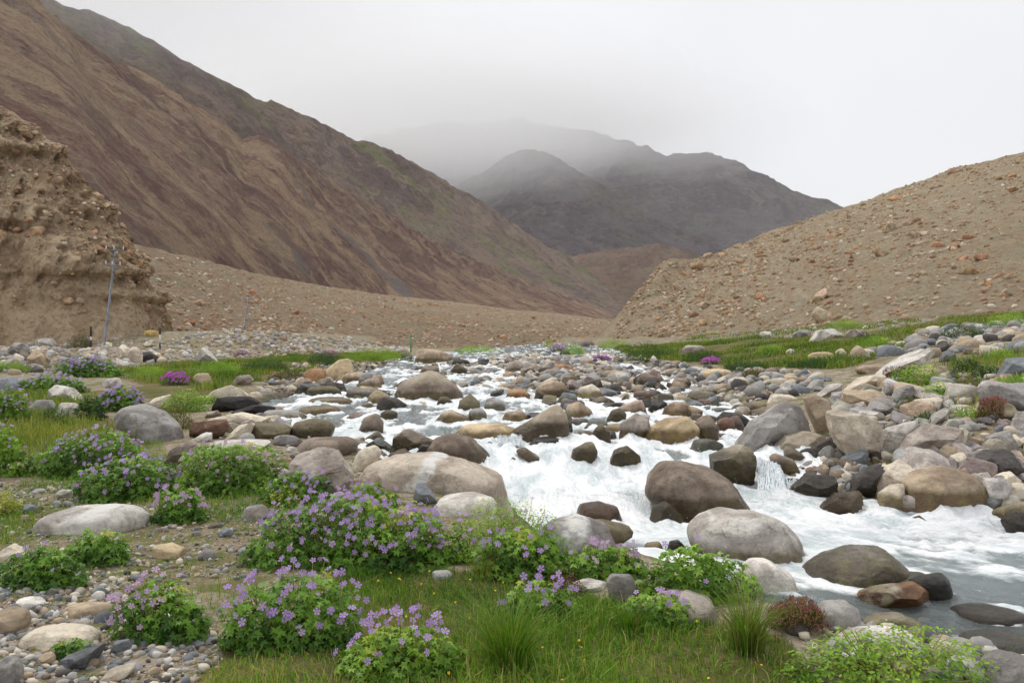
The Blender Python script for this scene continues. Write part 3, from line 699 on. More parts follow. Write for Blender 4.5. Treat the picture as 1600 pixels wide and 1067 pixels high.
 ([(638,780),(650,757),(662,755),(676,772),(692,788),(655,790)], 'blue', .7, 0, 'jagged blue grey rock in front of the whale backed boulder', {}),
 ([(607,622),(625,600),(655,585),(668,577),(690,585),(715,600),(733,617),(720,628),(660,631),(625,628)], 'brown', .25, 1, 'giant brown boulder with a tan crest in midstream', dict(sub=5, cap=.12)),
 ([(507,592),(510,577),(530,562),(545,560),(553,575),(550,592),(525,597)], 'honey', .35, 0, 'big tan boulder at the upstream near edge', {}),
 (E(493,587,36,24), 'orange', .3, 0, 'orange tan boulder beside the big tan one', {}),
 ([(526,599),(540,584),(565,580),(575,590),(560,601)], 'tan', .25, 1, 'low tan boulder below the big tan one', {}),
 ([(560,598),(565,582),(580,582),(586,595),(580,607),(565,606)], 'grey', .3, 1, 'grey egg shaped stone beside the low tan boulder', {}),
 ([(640,564),(650,548),(670,544),(690,548),(706,555),(702,568),(670,569),(645,568)], 'tan', .4, 1, 'large tan boulder at the head of the rapids', {}),
 ([(648,586),(663,570),(685,572),(690,586)], 'brown', .4, 1, 'peaked brown rock just upstream of the giant boulder', {}),
 ([(702,580),(714,567),(728,575),(734,587),(710,587)], 'olive', .4, 1, 'olive rock upstream beside the white chute', {}),
 (E(506,612,54,19), 'olive', .2, 1, 'oblong olive brown boulder upstream in white water', {}),
 ([(448,683),(460,660),(490,654),(515,657),(524,668),(510,683),(480,687)], 'olive', .2, 1, 'rounded mossy olive boulder shedding white water', dict(wet=.3)),
 ([(557,674),(568,653),(588,645),(599,660),(598,679),(575,684)], 'brown', .3, 1, 'dome shaped brown boulder with olive base', dict(wet=.02)),
 ([(586,631),(600,620),(620,622),(638,634),(615,643),(595,645)], 'dark', .4, 1, 'dark purplish flat rock below the giant boulder', {}),
 (E(608,650,28,19), 'olive', .2, 1, 'small olive round rock below the dark purplish one', dict(wet=.2)),
 (E(500,641,66,15), 'tan', .15, 1, 'low tan rock awash in the side channel', dict(wet=.3)),
 (E(516,627,72,13), 'tan', .15, 1, 'long tan rock awash above the other awash rock', dict(wet=.3)),
 ([(312,620),(340,605),(365,600),(392,612),(385,624),(330,628)], 'cream', .45, 0, 'broad cream slab on the near bank ledges', {}),
 ([(322,638),(345,621),(385,620),(402,629),(390,643),(340,643)], 'black', .6, 1, 'shaded black underside of the broad cream slab', dict(wet=.02)),  # the cream slab's shaded underside, put in as a black rock
 ([(355,645),(400,633),(432,637),(402,653),(365,652)], 'black', .6, 1, 'black wedge between the pale ledges', dict(wet=.1)),
 ([(395,652),(420,640),(460,642),(481,651),(465,662),(420,661)], 'grey', .3, 1, 'smooth grey ledge reaching into the side channel', {}),
 ([(320,656),(370,645),(422,656),(400,668),(350,670)], 'cream', .5, 0, 'flat cream ledge above the brown blocks', {}),
 ([(292,675),(298,660),(350,655),(356,667),(330,688),(296,689)], 'rust', .7, 1, 'brown square edged block on the near shore', dict(wet=.05)),
 ([(378,670),(400,659),(445,659),(453,668),(446,689),(400,692),(383,684)], 'olive', .5, 1, 'olive brown block at the lip of the side channel', dict(wet=.06)),
 ([(338,692),(375,664),(396,662),(378,692),(345,698)], 'cream', .6, 0, 'pale tilted slab beside the olive brown block', {}),
 (E(386,688,26,24), 'grey', .2, 0, 'round grey stone in front of the olive brown block', {}),
 ([(300,705),(330,690),(380,688),(420,690),(400,706),(340,712)], 'pale', .5, 0, 'long pale ledge behind the light green flower bush', {}),
 ([(178,652),(200,634),(220,631),(250,643),(275,665),(293,688),(270,693),(220,680)], 'grey', .35, 0, 'big grey granite boulder beside the lilac flowers', dict(sub=5)),
 ([(65,626),(85,602),(105,606),(137,624),(120,633),(85,632)], 'pale', .55, 0, 'pale angular boulder with a pinkish top', {}),
 ([(84,648),(95,629),(115,630),(123,640),(113,654),(95,655)], 'white', .5, 0, 'whitish block in front of the pale angular boulder', {}),
 ([(35,641),(60,625),(78,625),(86,638),(60,649)], 'grey', .3, 0, 'low grey stone in front of the pale angular boulder', {}),
 ([(-25,612),(0,591),(20,590),(38,600),(47,617),(20,616)], 'blue', .25, 0, 'dark rounded blue grey boulder at the frame edge', {}),
 ([(158,600),(165,592),(183,590),(193,603),(172,608)], 'pale', .5, 0, 'small pale stone in the near bank grass', {}),
 ([(226,636),(240,623),(266,615),(258,630),(240,641)], 'cream', .5, 0, 'cream stone behind the big grey granite boulder', {}),
 ([(300,592),(309,583),(325,583),(334,599),(320,604)], 'tan', .2, 0, 'rounded tan stone in the bank grass', {}),
 ([(355,600),(370,588),(388,585),(396,594),(378,603)], 'pink', .5, 0, 'pinkish brown slab at the edge of the grass', {}),
 ([(302,568),(311,546),(320,542),(342,561),(338,571),(310,571)], 'pale', .6, 0, 'large pale peaked boulder below the fan', {}),
 ([(38,575),(49,548),(62,545),(77,566),(73,579)], 'tan', .5, 0, 'tall tan boulder among the rubble', {}),
 ([(50,533),(62,525),(80,530),(92,543),(75,546)], 'pale', .6, 0, 'pale slab in the rubble under the cliff', {}),
 ([(178,548),(190,538),(205,548),(216,561),(205,568),(190,558)], 'cream', .6, 0, 'cream block next to the electricity pole', {}),
 (E(211,555,22,26), 'cream', .35, 0, 'cream egg shaped boulder near the electricity pole', {}),
 ([(212,552),(225,545),(247,559),(236,568),(220,566)], 'dark', .5, 0, 'dark flat rock near the electricity pole', {}),
 (E(236,521,22,11), 'yellow', .3, 0, 'boulder painted yellow on top under the cliff', {}),
 ([(83,526),(94,513),(109,522),(101,532)], 'rust', .6, 0, 'brown block in the rubble under the cliff', {}),
 (E(15,570,34,26), 'pink', .5, 0, 'pinkish block at the edge of the rubble', {}),
 (E(26,546,34,22), 'grey', .5, 0, 'grey block in the rubble behind bright grass', {}),
 # near bank gravel
 ([(46,826),(65,805),(110,793),(170,791),(205,792),(232,810),(215,824),(150,832),(90,833)], 'pale', .15, 0, 'long flat pale granite boulder with a cream stripe', dict(sub=5, band=.2, depth=.6)),
 ([(371,815),(385,792),(410,783),(426,792),(423,815),(390,818)], 'grey', .45, 0, 'grey stone at the end of the long flower bush', {}),
 ([(247,724),(270,701),(295,688),(311,697),(306,724),(265,732)], 'pink', .5, 0, 'pinkish grey stone behind the flowering bushes', {}),
 ([(231,868),(240,852),(265,849),(288,857),(284,869),(245,873)], 'honey', .25, 0, 'small flat cream stone on the bare gravel', {}),
 ([(303,869),(318,856),(335,862),(339,872),(310,875)], 'grey', .4, 0, 'small grey stone beside the flat cream one', {}),
 ([(-15,880),(5,858),(20,849),(39,861),(31,876)], 'cream', .4, 0, 'cream stone at the frame edge on the gravel', {}),
 ([(-25,994),(-5,956),(15,948),(40,955),(45,973),(20,989)], 'tan', .35, 0, 'brownish tan block on the near gravel', {}),
 ([(20,1005),(45,986),(80,980),(130,983),(157,994),(130,1009),(60,1012)], 'cream', .3, 0, 'long cream slab on the near gravel', dict(depth=.6)),
 (E(138,954,78,21), 'tan', .2, 0, 'flat tan stone beside the small leafy bush', {}),
 ([(170,1019),(180,1002),(198,1000),(204,1012),(190,1024)], 'blue', .6, 0, 'blue grey angular stone on the near gravel', {}),
 ([(84,1049),(100,1027),(140,1015),(171,1012),(150,1032),(110,1052)], 'blue', .6, 0, 'dark slate slab tilted on the near gravel', {}),
 ([(142,1066),(170,1047),(211,1038),(206,1051),(165,1066)], 'cream', .4, 0, 'thin cream slab at the bottom of the gravel', {}),
 (E(46,941,48,15), 'white', .4, 0, 'low white stone on the near gravel', {}),
 (E(154,931,20,16), 'pale', .2, 0, 'pale round pebble beside the leafy flower bush', {}),
 (E(132,977,24,20), 'white', .3, 0, 'white cobble above the long cream slab', {}),
 (E(72,1030,26,24), 'tan', .5, 0, 'tan chunk below the long cream slab', {}),
 (E(10,1050,46,50), 'grey', .4, 0, 'grey block in the lower gravel corner', {}),
 (E(142,1036,28,18), 'tan', .4, 0, 'small tan rock resting on the slate slab', {}),
 (E(690,898,34,15), 'grey', .4, 0, 'small grey stone at the edge of the lawn', {}),
 (E(352,833,24,15), 'blue', .5, 0, 'small blue grey stone in front of the flower bushes', {}),
 (E(385,862,26,16), 'grey', .4, 0, 'grey stone against the big flower bush', {}),
 (E(118,868,44,22), 'tan', .4, 0, 'tan slab beside the leafy bush without flowers', {}),
 (E(42,797,30,18), 'blue', .5, 0, 'blue grey stone above the long pale granite boulder', {}),
 (E(100,772,30,14), 'pale', .5, 0, 'pale chip on the gravel below the flowers', {}),
 # midstream
 ([(700,680),(730,664),(780,662),(816,673),(810,690),(760,688)], 'honey', .15, 1, 'flat tan slab with water sliding over its lip', dict(sub=5, wet=.02)),
 ([(800,672),(830,656),(865,633),(875,632),(886,650),(893,682),(880,696),(845,690),(812,684)], 'brown', .3, 1, 'shark fin shaped brown boulder with a tan top', dict(sub=5, cap=.12, wet=.15)),
 ([(810,699),(835,684),(865,682),(884,692),(860,702)], 'black', .35, 1, 'flat black rock below the shark fin boulder', dict(wet=.3)),
 ([(886,724),(895,702),(925,686),(934,705),(931,726),(905,730)], 'olive', .25, 1, 'olive brown pointed boulder at the lip of the rapid', dict(wet=.1)),
 ([(948,722),(960,702),(980,697),(1000,712),(1006,730),(970,735)], 'olive', .5, 1, 'olive rock with water pouring over both sides', dict(wet=.4)),
 ([(922,690),(928,669),(940,661),(953,676),(956,692),(935,695)], 'olive', .2, 1, 'small domed olive rock above the rapid', dict(wet=.1)),
 ([(941,661),(954,641),(968,637),(979,646),(976,659),(955,664)], 'olive', .2, 1, 'dark olive leaning rock upstream of the domed one', dict(wet=.2)),
 ([(967,690),(970,662),(995,646),(1012,655),(1016,667),(1000,685),(975,694)], 'pink', .6, 1, 'pinkish faceted boulder beside the honey coloured one', dict(wet=.04)),
 ([(874,650),(888,632),(905,627),(925,640),(931,653),(900,656)], 'tan', .2, 1, 'tan and grey rounded boulder behind the shark fin', dict(wet=.03)),
 ([(862,672),(868,655),(878,652),(893,660),(896,672),(880,676)], 'black', .3, 1, 'small black rock beside the shark fin boulder', dict(wet=.2)),
 ([(1084,668),(1094,648),(1115,650),(1123,666),(1122,689),(1100,690)], 'brown', .4, 1, 'brown upright stone behind the honey coloured boulder', {}),
 (E(1134,666,28,28), 'rust', .2, 1, 'round chestnut stone next to the brown upright one', {}),
 ([(1119,655),(1130,643),(1155,645),(1171,656),(1157,670),(1140,668)], 'black', .35, 1, 'dark wedge shaped rock above the tilted slab', dict(wet=.2)),
 ([(1156,644),(1170,630),(1195,629),(1202,641),(1180,650),(1162,650)], 'olive', .3, 1, 'olive grey oval rock at the top of the tilted slab', dict(wet=.05)),
 ([(1074,704),(1085,688),(1110,684),(1133,696),(1110,708)], 'blue', .4, 1, 'slate rock washed by water below the honey boulder', dict(wet=.3)),
 ([(1009,645),(1018,626),(1045,623),(1051,636),(1036,651),(1015,651)], 'black', .5, 1, 'coal black rock in the upper channel', dict(wet=.3)),
 (E(1067,643,27,26), 'tan', .2, 1, 'tan rounded stone beside the coal black rock', {}),
 ([(826,618),(840,601),(860,594),(880,598),(891,613),(860,623),(830,625)], 'tan', .15, 1, 'large pinkish tan boulder on the midstream bar', {}),
 ([(785,623),(795,609),(815,606),(831,618),(820,629),(790,629)], 'orange', .2, 1, 'orange tan boulder on the midstream bar', {}),
 ([(753,625),(770,611),(788,607),(788,625)], 'dark', .3, 1, 'dark grey rock beside the orange tan boulder', {}),
 ([(711,645),(718,626),(735,614),(750,628),(750,643),(725,649)], 'olive', .4, 1, 'olive tan pointed rock below the giant boulder', dict(wet=.0)),
 ([(680,635),(685,620),(698,619),(709,629),(706,639)], 'olive', .2, 1, 'small olive rock splashed beside the giant boulder', dict(wet=.1)),
 ([(751,643),(760,623),(780,622),(791,636),(786,648)], 'grey', .25, 1, 'grey waterworn rock on the midstream bar edge', {}),
 ([(664,663),(690,646),(705,640),(739,656),(730,665),(690,665)], 'tan', .35, 1, 'long two toned rock with a dark end in midstream', {}),
 (E(746,650,30,26), 'grey', .25, 1, 'grey tan stone behind the two toned rock', {}),
 ([(779,657),(790,644),(815,641),(828,651),(810,661),(785,660)], 'tan', .3, 1, 'tan double humped stone beside the shark fin boulder', {}),
 ([(863,629),(880,613),(900,615),(907,628),(880,634)], 'blue', .4, 1, 'greenish grey stone on the midstream bar', {}),
 ([(899,625),(905,606),(925,600),(941,611),(939,625)], 'cream', .3, 1, 'cream boulder with grey marks on the midstream bar', {}),
 ([(782,578),(800,564),(825,564),(841,573),(825,583),(790,583)], 'pink', .15, 1, 'wide pinkish boulder far up the stream', {}),
 (E(880,576,32,14), 'orange', .2, 1, 'orange oval boulder on the far stone bar', {}),
 ([(884,595),(893,580),(905,577),(911,592)], 'tan', .3, 1, 'tan block on the far stone bar', {}),
 ([(1045,603),(1055,590),(1075,590),(1081,601),(1055,607)], 'brown', .25, 1, 'brown bread shaped stone in the far side channel', {}),
 ([(993,594),(1010,581),(1030,577),(1034,589),(1015,595)], 'brown', .2, 1, 'grey brown rounded rock in the far side channel', {}),
 (E(1121,584,46,16), 'honey', .2, 0, 'large tan oval boulder on the far cobble bank', {}),
 ([(1196,625),(1205,615),(1235,617),(1249,624),(1220,629)], 'cream', .3, 1, 'long cream stone above the tilted slab', {}),
 ([(1092,616),(1110,600),(1140,600),(1146,613),(1110,618)], 'grey', .4, 1, 'flat grey slab on the far cobble bank', {}),
 ([(1211,612),(1228,597),(1245,602),(1246,614),(1225,618)], 'grey', .5, 0, 'grey faceted stone on the far cobble bank', {}),
 ([(1254,606),(1275,592),(1293,595),(1286,608),(1265,611)], 'grey', .4, 0, 'grey domed stone on the far cobble bank', {}),
 ([(1268,620),(1300,600),(1315,599),(1312,617),(1280,622)], 'pale', .5, 0, 'pale slanted slab beside the tan fin', {}),
 (E(1235,592,27,11), 'honey', .2, 0, 'cream oval stone below the meadow edge', {}),
 ([(438,702),(480,685),(540,683),(572,691),(530,704),(460,708)], 'brown', .35, 1, 'long grey brown ledge along the near channel', dict(wet=.02)),
 ([(566,698),(590,684),(634,702),(600,710)], 'blue', .5, 1, 'dark slate slab beside the long ledge', {}),
 ([(610,696),(617,672),(640,672),(682,692),(660,706),(630,708)], 'brown', .7, 1, 'brown wedge with a shadowed underside by the channel', {}),
 ([(570,685),(590,673),(609,686),(590,693)], 'olive', .2, 1, 'olive humped stone behind the dark slate slab', {}),
 (E(627,712,40,14), 'rust', .2, 1, 'low reddish stone behind the whale backed boulder', {}),
 ([(640,716),(660,692),(671,695),(666,712)], 'dark', .4, 1, 'dark tilted stone beside the humped brown boulder', {}),
 ([(803,703),(820,699),(842,713),(855,725),(828,718)], 'brown', .4, 1, 'brown tilted rock with water slipping over it', dict(wet=.3)),
 # meadow edge rocks
 (E(1254,522,30,15), 'grey', .5, 0, 'grey rock first in the row across the meadow', {}),
 ([(1262,528),(1280,516),(1305,513),(1330,522),(1300,531)], 'pale', .5, 0, 'long pale rock in the row across the meadow', {}),
 (E(1340,521,34,13), 'pink', .5, 0, 'pinkish rock ending the row across the meadow', {}),
 (E(1442,520,22,15), 'tan', .5, 0, 'tan block above the meadow rubble', {}),
 (E(1285,557,42,14), 'honey', .4, 0, 'large tan rock lying in the meadow grass', {}),
 (E(1314,552,17,15), 'cream', .4, 0, 'round cream rock beside the large tan meadow rock', {}),
 (E(1336,557,22,10), 'orange', .4, 0, 'small orange rock beside the round cream one', {}),
 (E(1083,545,36,12), 'pink', .3, 0, 'brown rock where a rill crosses the meadow', {}),
 (E(1198,522,22,9), 'pale', .5, 0, 'small pale rock near the foot of the moraine', {}),
 (E(1235,549,14,8), 'cream', .5, 0, 'tiny cream rock alone in the meadow grass', {}),
]
used = set()
for i, (poly, colr, ang, stream, label, ex) in enumerate(B):
    ex = dict(ex)
    P = np.array(poly, float)
    base = P[:, 1].max(); cx = P[np.argmax(P[:, 1]), 0]*0.5 + P[:, 0].mean()*0.5
    d0 = depth_at(cx, base-0.06*(P[:, 1].max()-P[:, 1].min()))
    wpx = P[:, 0].max()-P[:, 0].min()
    d = d0 + 0.30*ex.get('depth', .75)*wpx/F_PX*d0
    hh_ = (P[:, 1].max()-P[:, 1].min())/F_PX*d
    wz = float(water_z(d))+min(.24, .09+.32*hh_) if stream else None
    if 'wet' in ex:
        hh = (P[:, 1].max()-P[:, 1].min())/F_PX*d
        wz = float(water_z(d)) + 0.15 + ex.pop('wet')*1.6*max(hh, .2)
    if ex.get('sub') == 5 and wpx > 165: ex['sub'] = 6
    if 'sub' not in ex: ex['sub'] = (5 if ang > .5 and wpx > 60 else 4) if wpx > 30 else 3
    rock_from_outline('boulder', poly, d, ang, 100+i*7, label, colr, wz, **ex)

# stone shapes shared by the loose cobbles and the rocks bedded in the slopes
def proto(sub, ang, seed, sc=(1, .8, .6)):
    V, F = ico(sub)
    if ang > .5: V = V/((np.abs(V)**5).sum(1, keepdims=True))**.2*.86      # broken blocks rather than eggs
    V = finish_rock(V*np.array(sc), 1.0, ang, seed); return V, F
COLS['ochre'] = (164, 132, 104); COLS['earth'] = (160, 136, 108)
ROUND = [proto(3, .15+.1*(i % 3), 500+i, (1, r1, r2)) for i, (r1, r2) in enumerate([(.8, .55), (.7, .6), (.9, .45), (.75, .7), (.6, .4), (.85, .65)])]
SHARP = [proto(3, .75+.05*(i % 4), 600+i, (1, r1, r2)) for i, (r1, r2) in enumerate([(.8, .6), (.7, .7), (.9, .5), (.6, .45), (.85, .8), (.7, .35)])]
ROUND_ME = [mesh('cobble', V, F) for V, F in ROUND]; SHARP_ME = [mesh('rock', V, F, smooth_shade=False) for V, F in SHARP]
for m_ in ROUND_ME+SHARP_ME: m_.materials.append(M_ROCK)
TINY = [proto(1, .5, 740+i, (1, .75, .6)) for i in range(6)]
LOWR = [proto(2, .25, 700+i, (1, .8, .55)) for i in range(4)] + [proto(2, .8, 720+i, (1, .75, .6)) for i in range(4)]
PAL = dict(grey=['grey', 'grey', 'blue', 'pale'], bed=['grey', 'blue', 'tan', 'cream', 'brown', 'dark', 'pink', 'olive'], bank=['pale', 'cream', 'grey', 'pink', 'tan', 'grey'], slope=['ochre', 'earth', 'ochre', 'orange', 'earth', 'tan'])

def vary(c, k=0.18):
    f = 1+rng.uniform(-k, k); return tuple(float(x*f*(1+rng.uniform(-.06, .06))) for x in lin(*COLS[c], 1.2))

def one_stone(name, me, X, Y, r, colr, sink, parent=None, z=None, tilt=.35, **kw):
    z = float(surface_h(np.array([X]), np.array([Y]))[0]) if z is None else z
    o = add(name, me, None, parent, (X, Y, z + r*sink), **kw)
    o.rotation_euler = (rng.uniform(-tilt, tilt), rng.uniform(-tilt, tilt), rng.uniform(0, 6.28))
    o.scale = (r, r*rng.uniform(.8, 1.15), r*rng.uniform(.75, 1.1))
    o.color = (*vary(colr), 1)
    return o

# loose cobbles one can pick out, by place; colour words keep the labels true
WORD = dict(grey='grey', blue='blue grey', tan='tan', cream='cream', brown='brown', dark='dark', pink='pinkish', olive='olive', pale='pale', white='white', orange='orange')
COBBLES = [
    ('cobble on the stone bar upstream', [(800, 612), (760, 600), (800, 560), (870, 553), (960, 560), (1000, 585), (950, 612), (880, 606)], 62, (9, 24), 'bed', True),
    ('cobble on the far cobble bank', [(1060, 612), (1090, 578), (1200, 585), (1330, 590), (1290, 615), (1200, 612), (1130, 630)], 50, (10, 26), 'grey', True),
    ('cobble on the near shore upstream', [(380, 620), (420, 590), (470, 570), (600, 566), (620, 575), (560, 590), (470, 612), (420, 628)], 36, (9, 24), 'bed', True),
    ('stone in the rubble under the cliff', [(-20, 560), (0, 530), (120, 535), (260, 532), (330, 545), (290, 562), (150, 562), (60, 580)], 62, (9, 26), 'bank', False),
    ('stone in the far rock pile', [(1380, 730), (1440, 650), (1520, 640), (1640, 640), (1640, 780), (1560, 760), (1500, 700)], 36, (16, 42), 'bank', False),
    ('stone on the near gravel', [(-20, 1067), (-20, 930), (120, 905), (200, 930), (190, 1000), (330, 985), (340, 1020), (200, 1067)], 60, (10, 30), 'grey', True),
    ('stone in the gravel below the flowers', [(0, 800), (50, 750), (120, 780), (250, 830), (360, 820), (390, 880), (300, 900), (240, 850), (120, 850)], 34, (9, 22), 'bank', True),
    ('stone in the rubble strip across the meadow', [(1340, 556), (1400, 536), (1480, 528), (1640, 505), (1640, 545), (1500, 553), (1400, 563)], 44, (10, 30), 'bank', False),
    ('cobble in the rapids upstream', [(560, 640), (600, 600), (700, 570), (780, 590), (790, 640), (700, 650)], 30, (9, 22), 'bed', True),
    ('cobble in the channel above the honey boulder', [(930, 650), (960, 610), (1090, 600), (1170, 640), (1120, 660)], 26, (10, 26), 'bed', True),
]
COB = []
for place, poly, n, (w0, w1), pal, rounded in COBBLES:
    WP = world_poly(poly)
    q = scatter(WP, n*6)
    placed = 0
    for X, Y in q:
        if placed >= n: break
        wpx = w0 + (w1-w0)*rng.random()**1.8
        r = wpx/F_PX*Y*0.5
        if any((X-sx)**2/(sr+r*.7)**2 + (Y-sy)**2/(sdp+r*.7)**2 < 0.75 for sx, sy, sr, sdp in STONES): continue
        c = random.choice(PAL[pal]); me = random.choice(ROUND_ME if (rounded and rng.random() < .5) else SHARP_ME)
        o = one_stone('cobble' if rounded else 'stone', me, float(X), float(Y), r, c, 0.22, cat='stone')
        COB.append((o, c, rounded, r, place))
        o['wet_z'] = float(water_z(Y)+0.03); o['band'] = 0.0; o['cap'] = 0.0
        STONES.append((float(X), float(Y), r*.8, r*.8)); placed += 1

# rocks that choke the rapids and the shores
SHARP_BIG = [mesh('rock', *proto(4, .72+.05*(i % 5), 800+i, sc_)) for i, sc_ in enumerate([(1, .8, .6), (1, .7, .75), (1, .9, .5), (1, .6, .5), (1, .85, .8), (1, .7, .4), (1, .9, .7), (1, .65, .6)])]
for m_ in SHARP_BIG: m_.materials.append(M_ROCK); m_.set_sharp_from_angle(angle=math.radians(28))
PAL['rapid'] = ['grey', 'brown', 'olive', 'dark', 'tan', 'blue', 'brown', 'pink', 'cream', 'dark']
PAL['shade'] = ['dark', 'brown', 'olive', 'grey', 'dark', 'blue']  # darker rock colours round the cascades
for poly, n, (w0, w1), pal in [
    ([(830, 690), (820, 640), (870, 600), (1040, 600), (1190, 630), (1200, 690), (1120, 700), (1000, 692)], 72, (24, 60), 'rapid'),
    ([(430, 690), (400, 640), (450, 600), (590, 600), (640, 650), (600, 690)], 30, (22, 52), 'rapid'),
    ([(1195, 792), (1190, 720), (1260, 690), (1390, 700), (1370, 800), (1300, 803)], 28, (24, 56), 'shade'),
    ([(290, 720), (290, 650), (420, 650), (640, 690), (680, 715), (560, 725), (440, 712)], 30, (20, 54), 'bank'),
    ([(640, 620), (620, 590), (700, 560), (800, 560), (800, 600), (740, 625)], 26, (14, 32), 'rapid'),
    ([(1380, 800), (1400, 720), (1500, 690), (1640, 700), (1640, 810), (1560, 815)], 52, (36, 92), 'bank'),
    ([(1290, 640), (1300, 600), (1400, 590), (1640, 600), (1640, 700), (1500, 690), (1380, 680)], 44, (28, 72), 'bank'),
    ([(700, 690), (800, 690), (860, 720), (800, 735), (740, 720)], 5, (14, 26), 'shade')]:
    q = scatter(world_poly(poly), n*10); placed = 0
    for X, Y in q:
        if placed >= n: break
        r = (w0 + (w1-w0)*rng.random()**1.5)/F_PX*Y*0.5
        if any((X-sx)**2/(sr+r*.3)**2 + (Y-sy)**2/(sdp+r*.3)**2 < 0.4 for sx, sy, sr, sdp in STONES): continue
        c = random.choice(PAL[pal])
        o = one_stone('rock', random.choice(SHARP_BIG), float(X), float(Y), r, c, 0.12, cat='rock', tilt=.5)
        COB.append((o, c, None, r, 'rapids'))
        o['wet_z'] = float(water_z(Y)+0.06+.35*r); o['band'] = 0.0; o['cap'] = 0.0
        STONES.append((float(X), float(Y), r*.9, r*.9)); placed += 1

# each cobble is told by its size, colour and the named boulder it lies by
NAMED = [(o.location.x, o.location.y, o['label']) for o in bpy.data.objects if o.name.startswith('boulder') and len(o['label'].split()) <= 8]
byl = {}
for o, c, rounded, r, place in COB:
    x, y = o.location.x, o.location.y
    bx, by, bl = min((q for q in NAMED if len(q[2].split())+6+(o.location.y < q[1])*1 <= 14), key=lambda q: (q[0]-x)**2 + ((q[1]-y)*.7)**2)
    dx, dy = x-bx, y-by
    rel = 'beside' if abs(dx) > abs(dy)*.6 else ('in front of' if dy < 0 else 'behind')
    px_ = r/y*F_PX*2
    size = 'tiny' if px_ < 12 else ('small' if px_ < 19 else 'larger')
    lab = '%s %s %s %s the %s' % (size, WORD[c], 'blocky rock' if rounded is None else ('rounded cobble' if rounded else 'angular stone'), rel, bl)
    byl.setdefault(lab, []).append(o); o['label'] = lab
for lab, os_ in byl.items():
    for o in os_: o['group'] = 'loose stones by the ' + lab.split(' the ', 1)[1] if len(os_) > 1 else 'loose stones on the banks and bars'

# rocks bedded in the slopes: parts of the hillside they stick out of
def bedded(parent, P, t, n, size, tlo, thi, pal, ulo=0.0, uhi=1.0, power=3.0, sink=0.1):
    nu, nt = P.shape[:2]
    uu_, tt_ = rng.uniform(ulo, uhi, n*4), rng.uniform(tlo, thi, n*4)
    wgt = fbm(p3(uu_*34+tt_*9, tt_*7), 4, 303, .6); o_ = np.argsort(-(wgt + .4*rng.normal(size=n*4)))[:n]
    for u, tv in zip(uu_[o_], tt_[o_]):
        i = int(u*(nu-1)); j = int(np.argmin(np.abs(t-tv)))
        p = P[i, j]
        r = size[0] + (size[1]-size[0])*rng.random()**power
        one_stone('rock', random.choice(SHARP_ME), float(p[0]), float(p[1]), r, random.choice(PAL[pal]), sink, parent, z=float(p[2]), tilt=.7)
PAL['cliff'] = ['earth', 'ochre', 'earth', 'earth', 'tan', 'ochre', 'earth']; COLS['earth'] = (160, 136, 108)
bedded(mor, MORP, MORT, 295, (.35, 1.35), .02, 1.0, 'slope', .15, .93, 3.0)
bedded(clf, CLFP, CLFT, 230, (.16, .8), .1, 1.0, 'cliff', .38, 1.0, 3.2, -.12)
bedded(fan, FANP, FANT, 200, (.35, 1.5), .02, .8, 'slope', .18, .9)

def mass(name, P, r, protos, mat, parent=None, sink=.15, kind='stuff', flat=False, **kw):
    """many small stones joined into one mass"""
    n = len(P); parts = []
    pick = rng.integers(0, len(protos), n)
    for k, (V, F) in enumerate(protos):
        m = pick == k
        if not m.any(): continue
        nn = rng.normal(size=(m.sum(), 3))*.35 + np.array([0, 0, 1])
        S = r[m]
        parts.append(stamp(V, F, P[m] + np.stack([0*S, 0*S, S*sink], 1), frames(nn, rng.uniform(0, 6.28, m.sum())), S))
    V, F = join(parts)
    k_ = len(protos[0][0]); tone = np.repeat(rng.random(len(V)//k_ + 1), k_)[:len(V)]
    return add(name, mesh(name, V, F, {'v': tone}, smooth_shade=not flat), mat, parent, kind=kind, **kw)

def mat_pebbles(name, cols, wetlevel=False):
    b = N(name)
    v = b.attr('v'); p = b.n('NewGeometry').outputs['Position']
    cr_ = b.n('ValToRGB'); cr_.color_ramp.interpolation = 'CONSTANT'
    el = cr_.color_ramp.elements
    while len(el) < len(cols): el.new(0.5)
    for i, c in enumerate(cols):
        el[i].position = i/len(cols); el[i].color = (*lin(*COLS[c], 1.05), 1)
    b.put(cr_.inputs[0], v)
    c = b.mix(b.ramp(b.noise(p, 18, 5, 0.7), 0.4, 0.7, 0, .7), cr_.outputs[0], b.mix(1.0, cr_.outputs[0], (.6, .57, .55), 'MULTIPLY'))
    return b.done(b.principled(c, 0.85, b.bump(b.noise(p, 60, 4, .7), .4, .01), .3))
M_PEB = mat_pebbles('pebble_mix', ['grey', 'blue', 'pale', 'tan', 'grey', 'cream', 'dark', 'brown'])
M_SCR = mat_pebbles('scree_mix', ['tan', 'cream', 'earth', 'ochre', 'earth', 'tan', 'earth', 'ochre'])

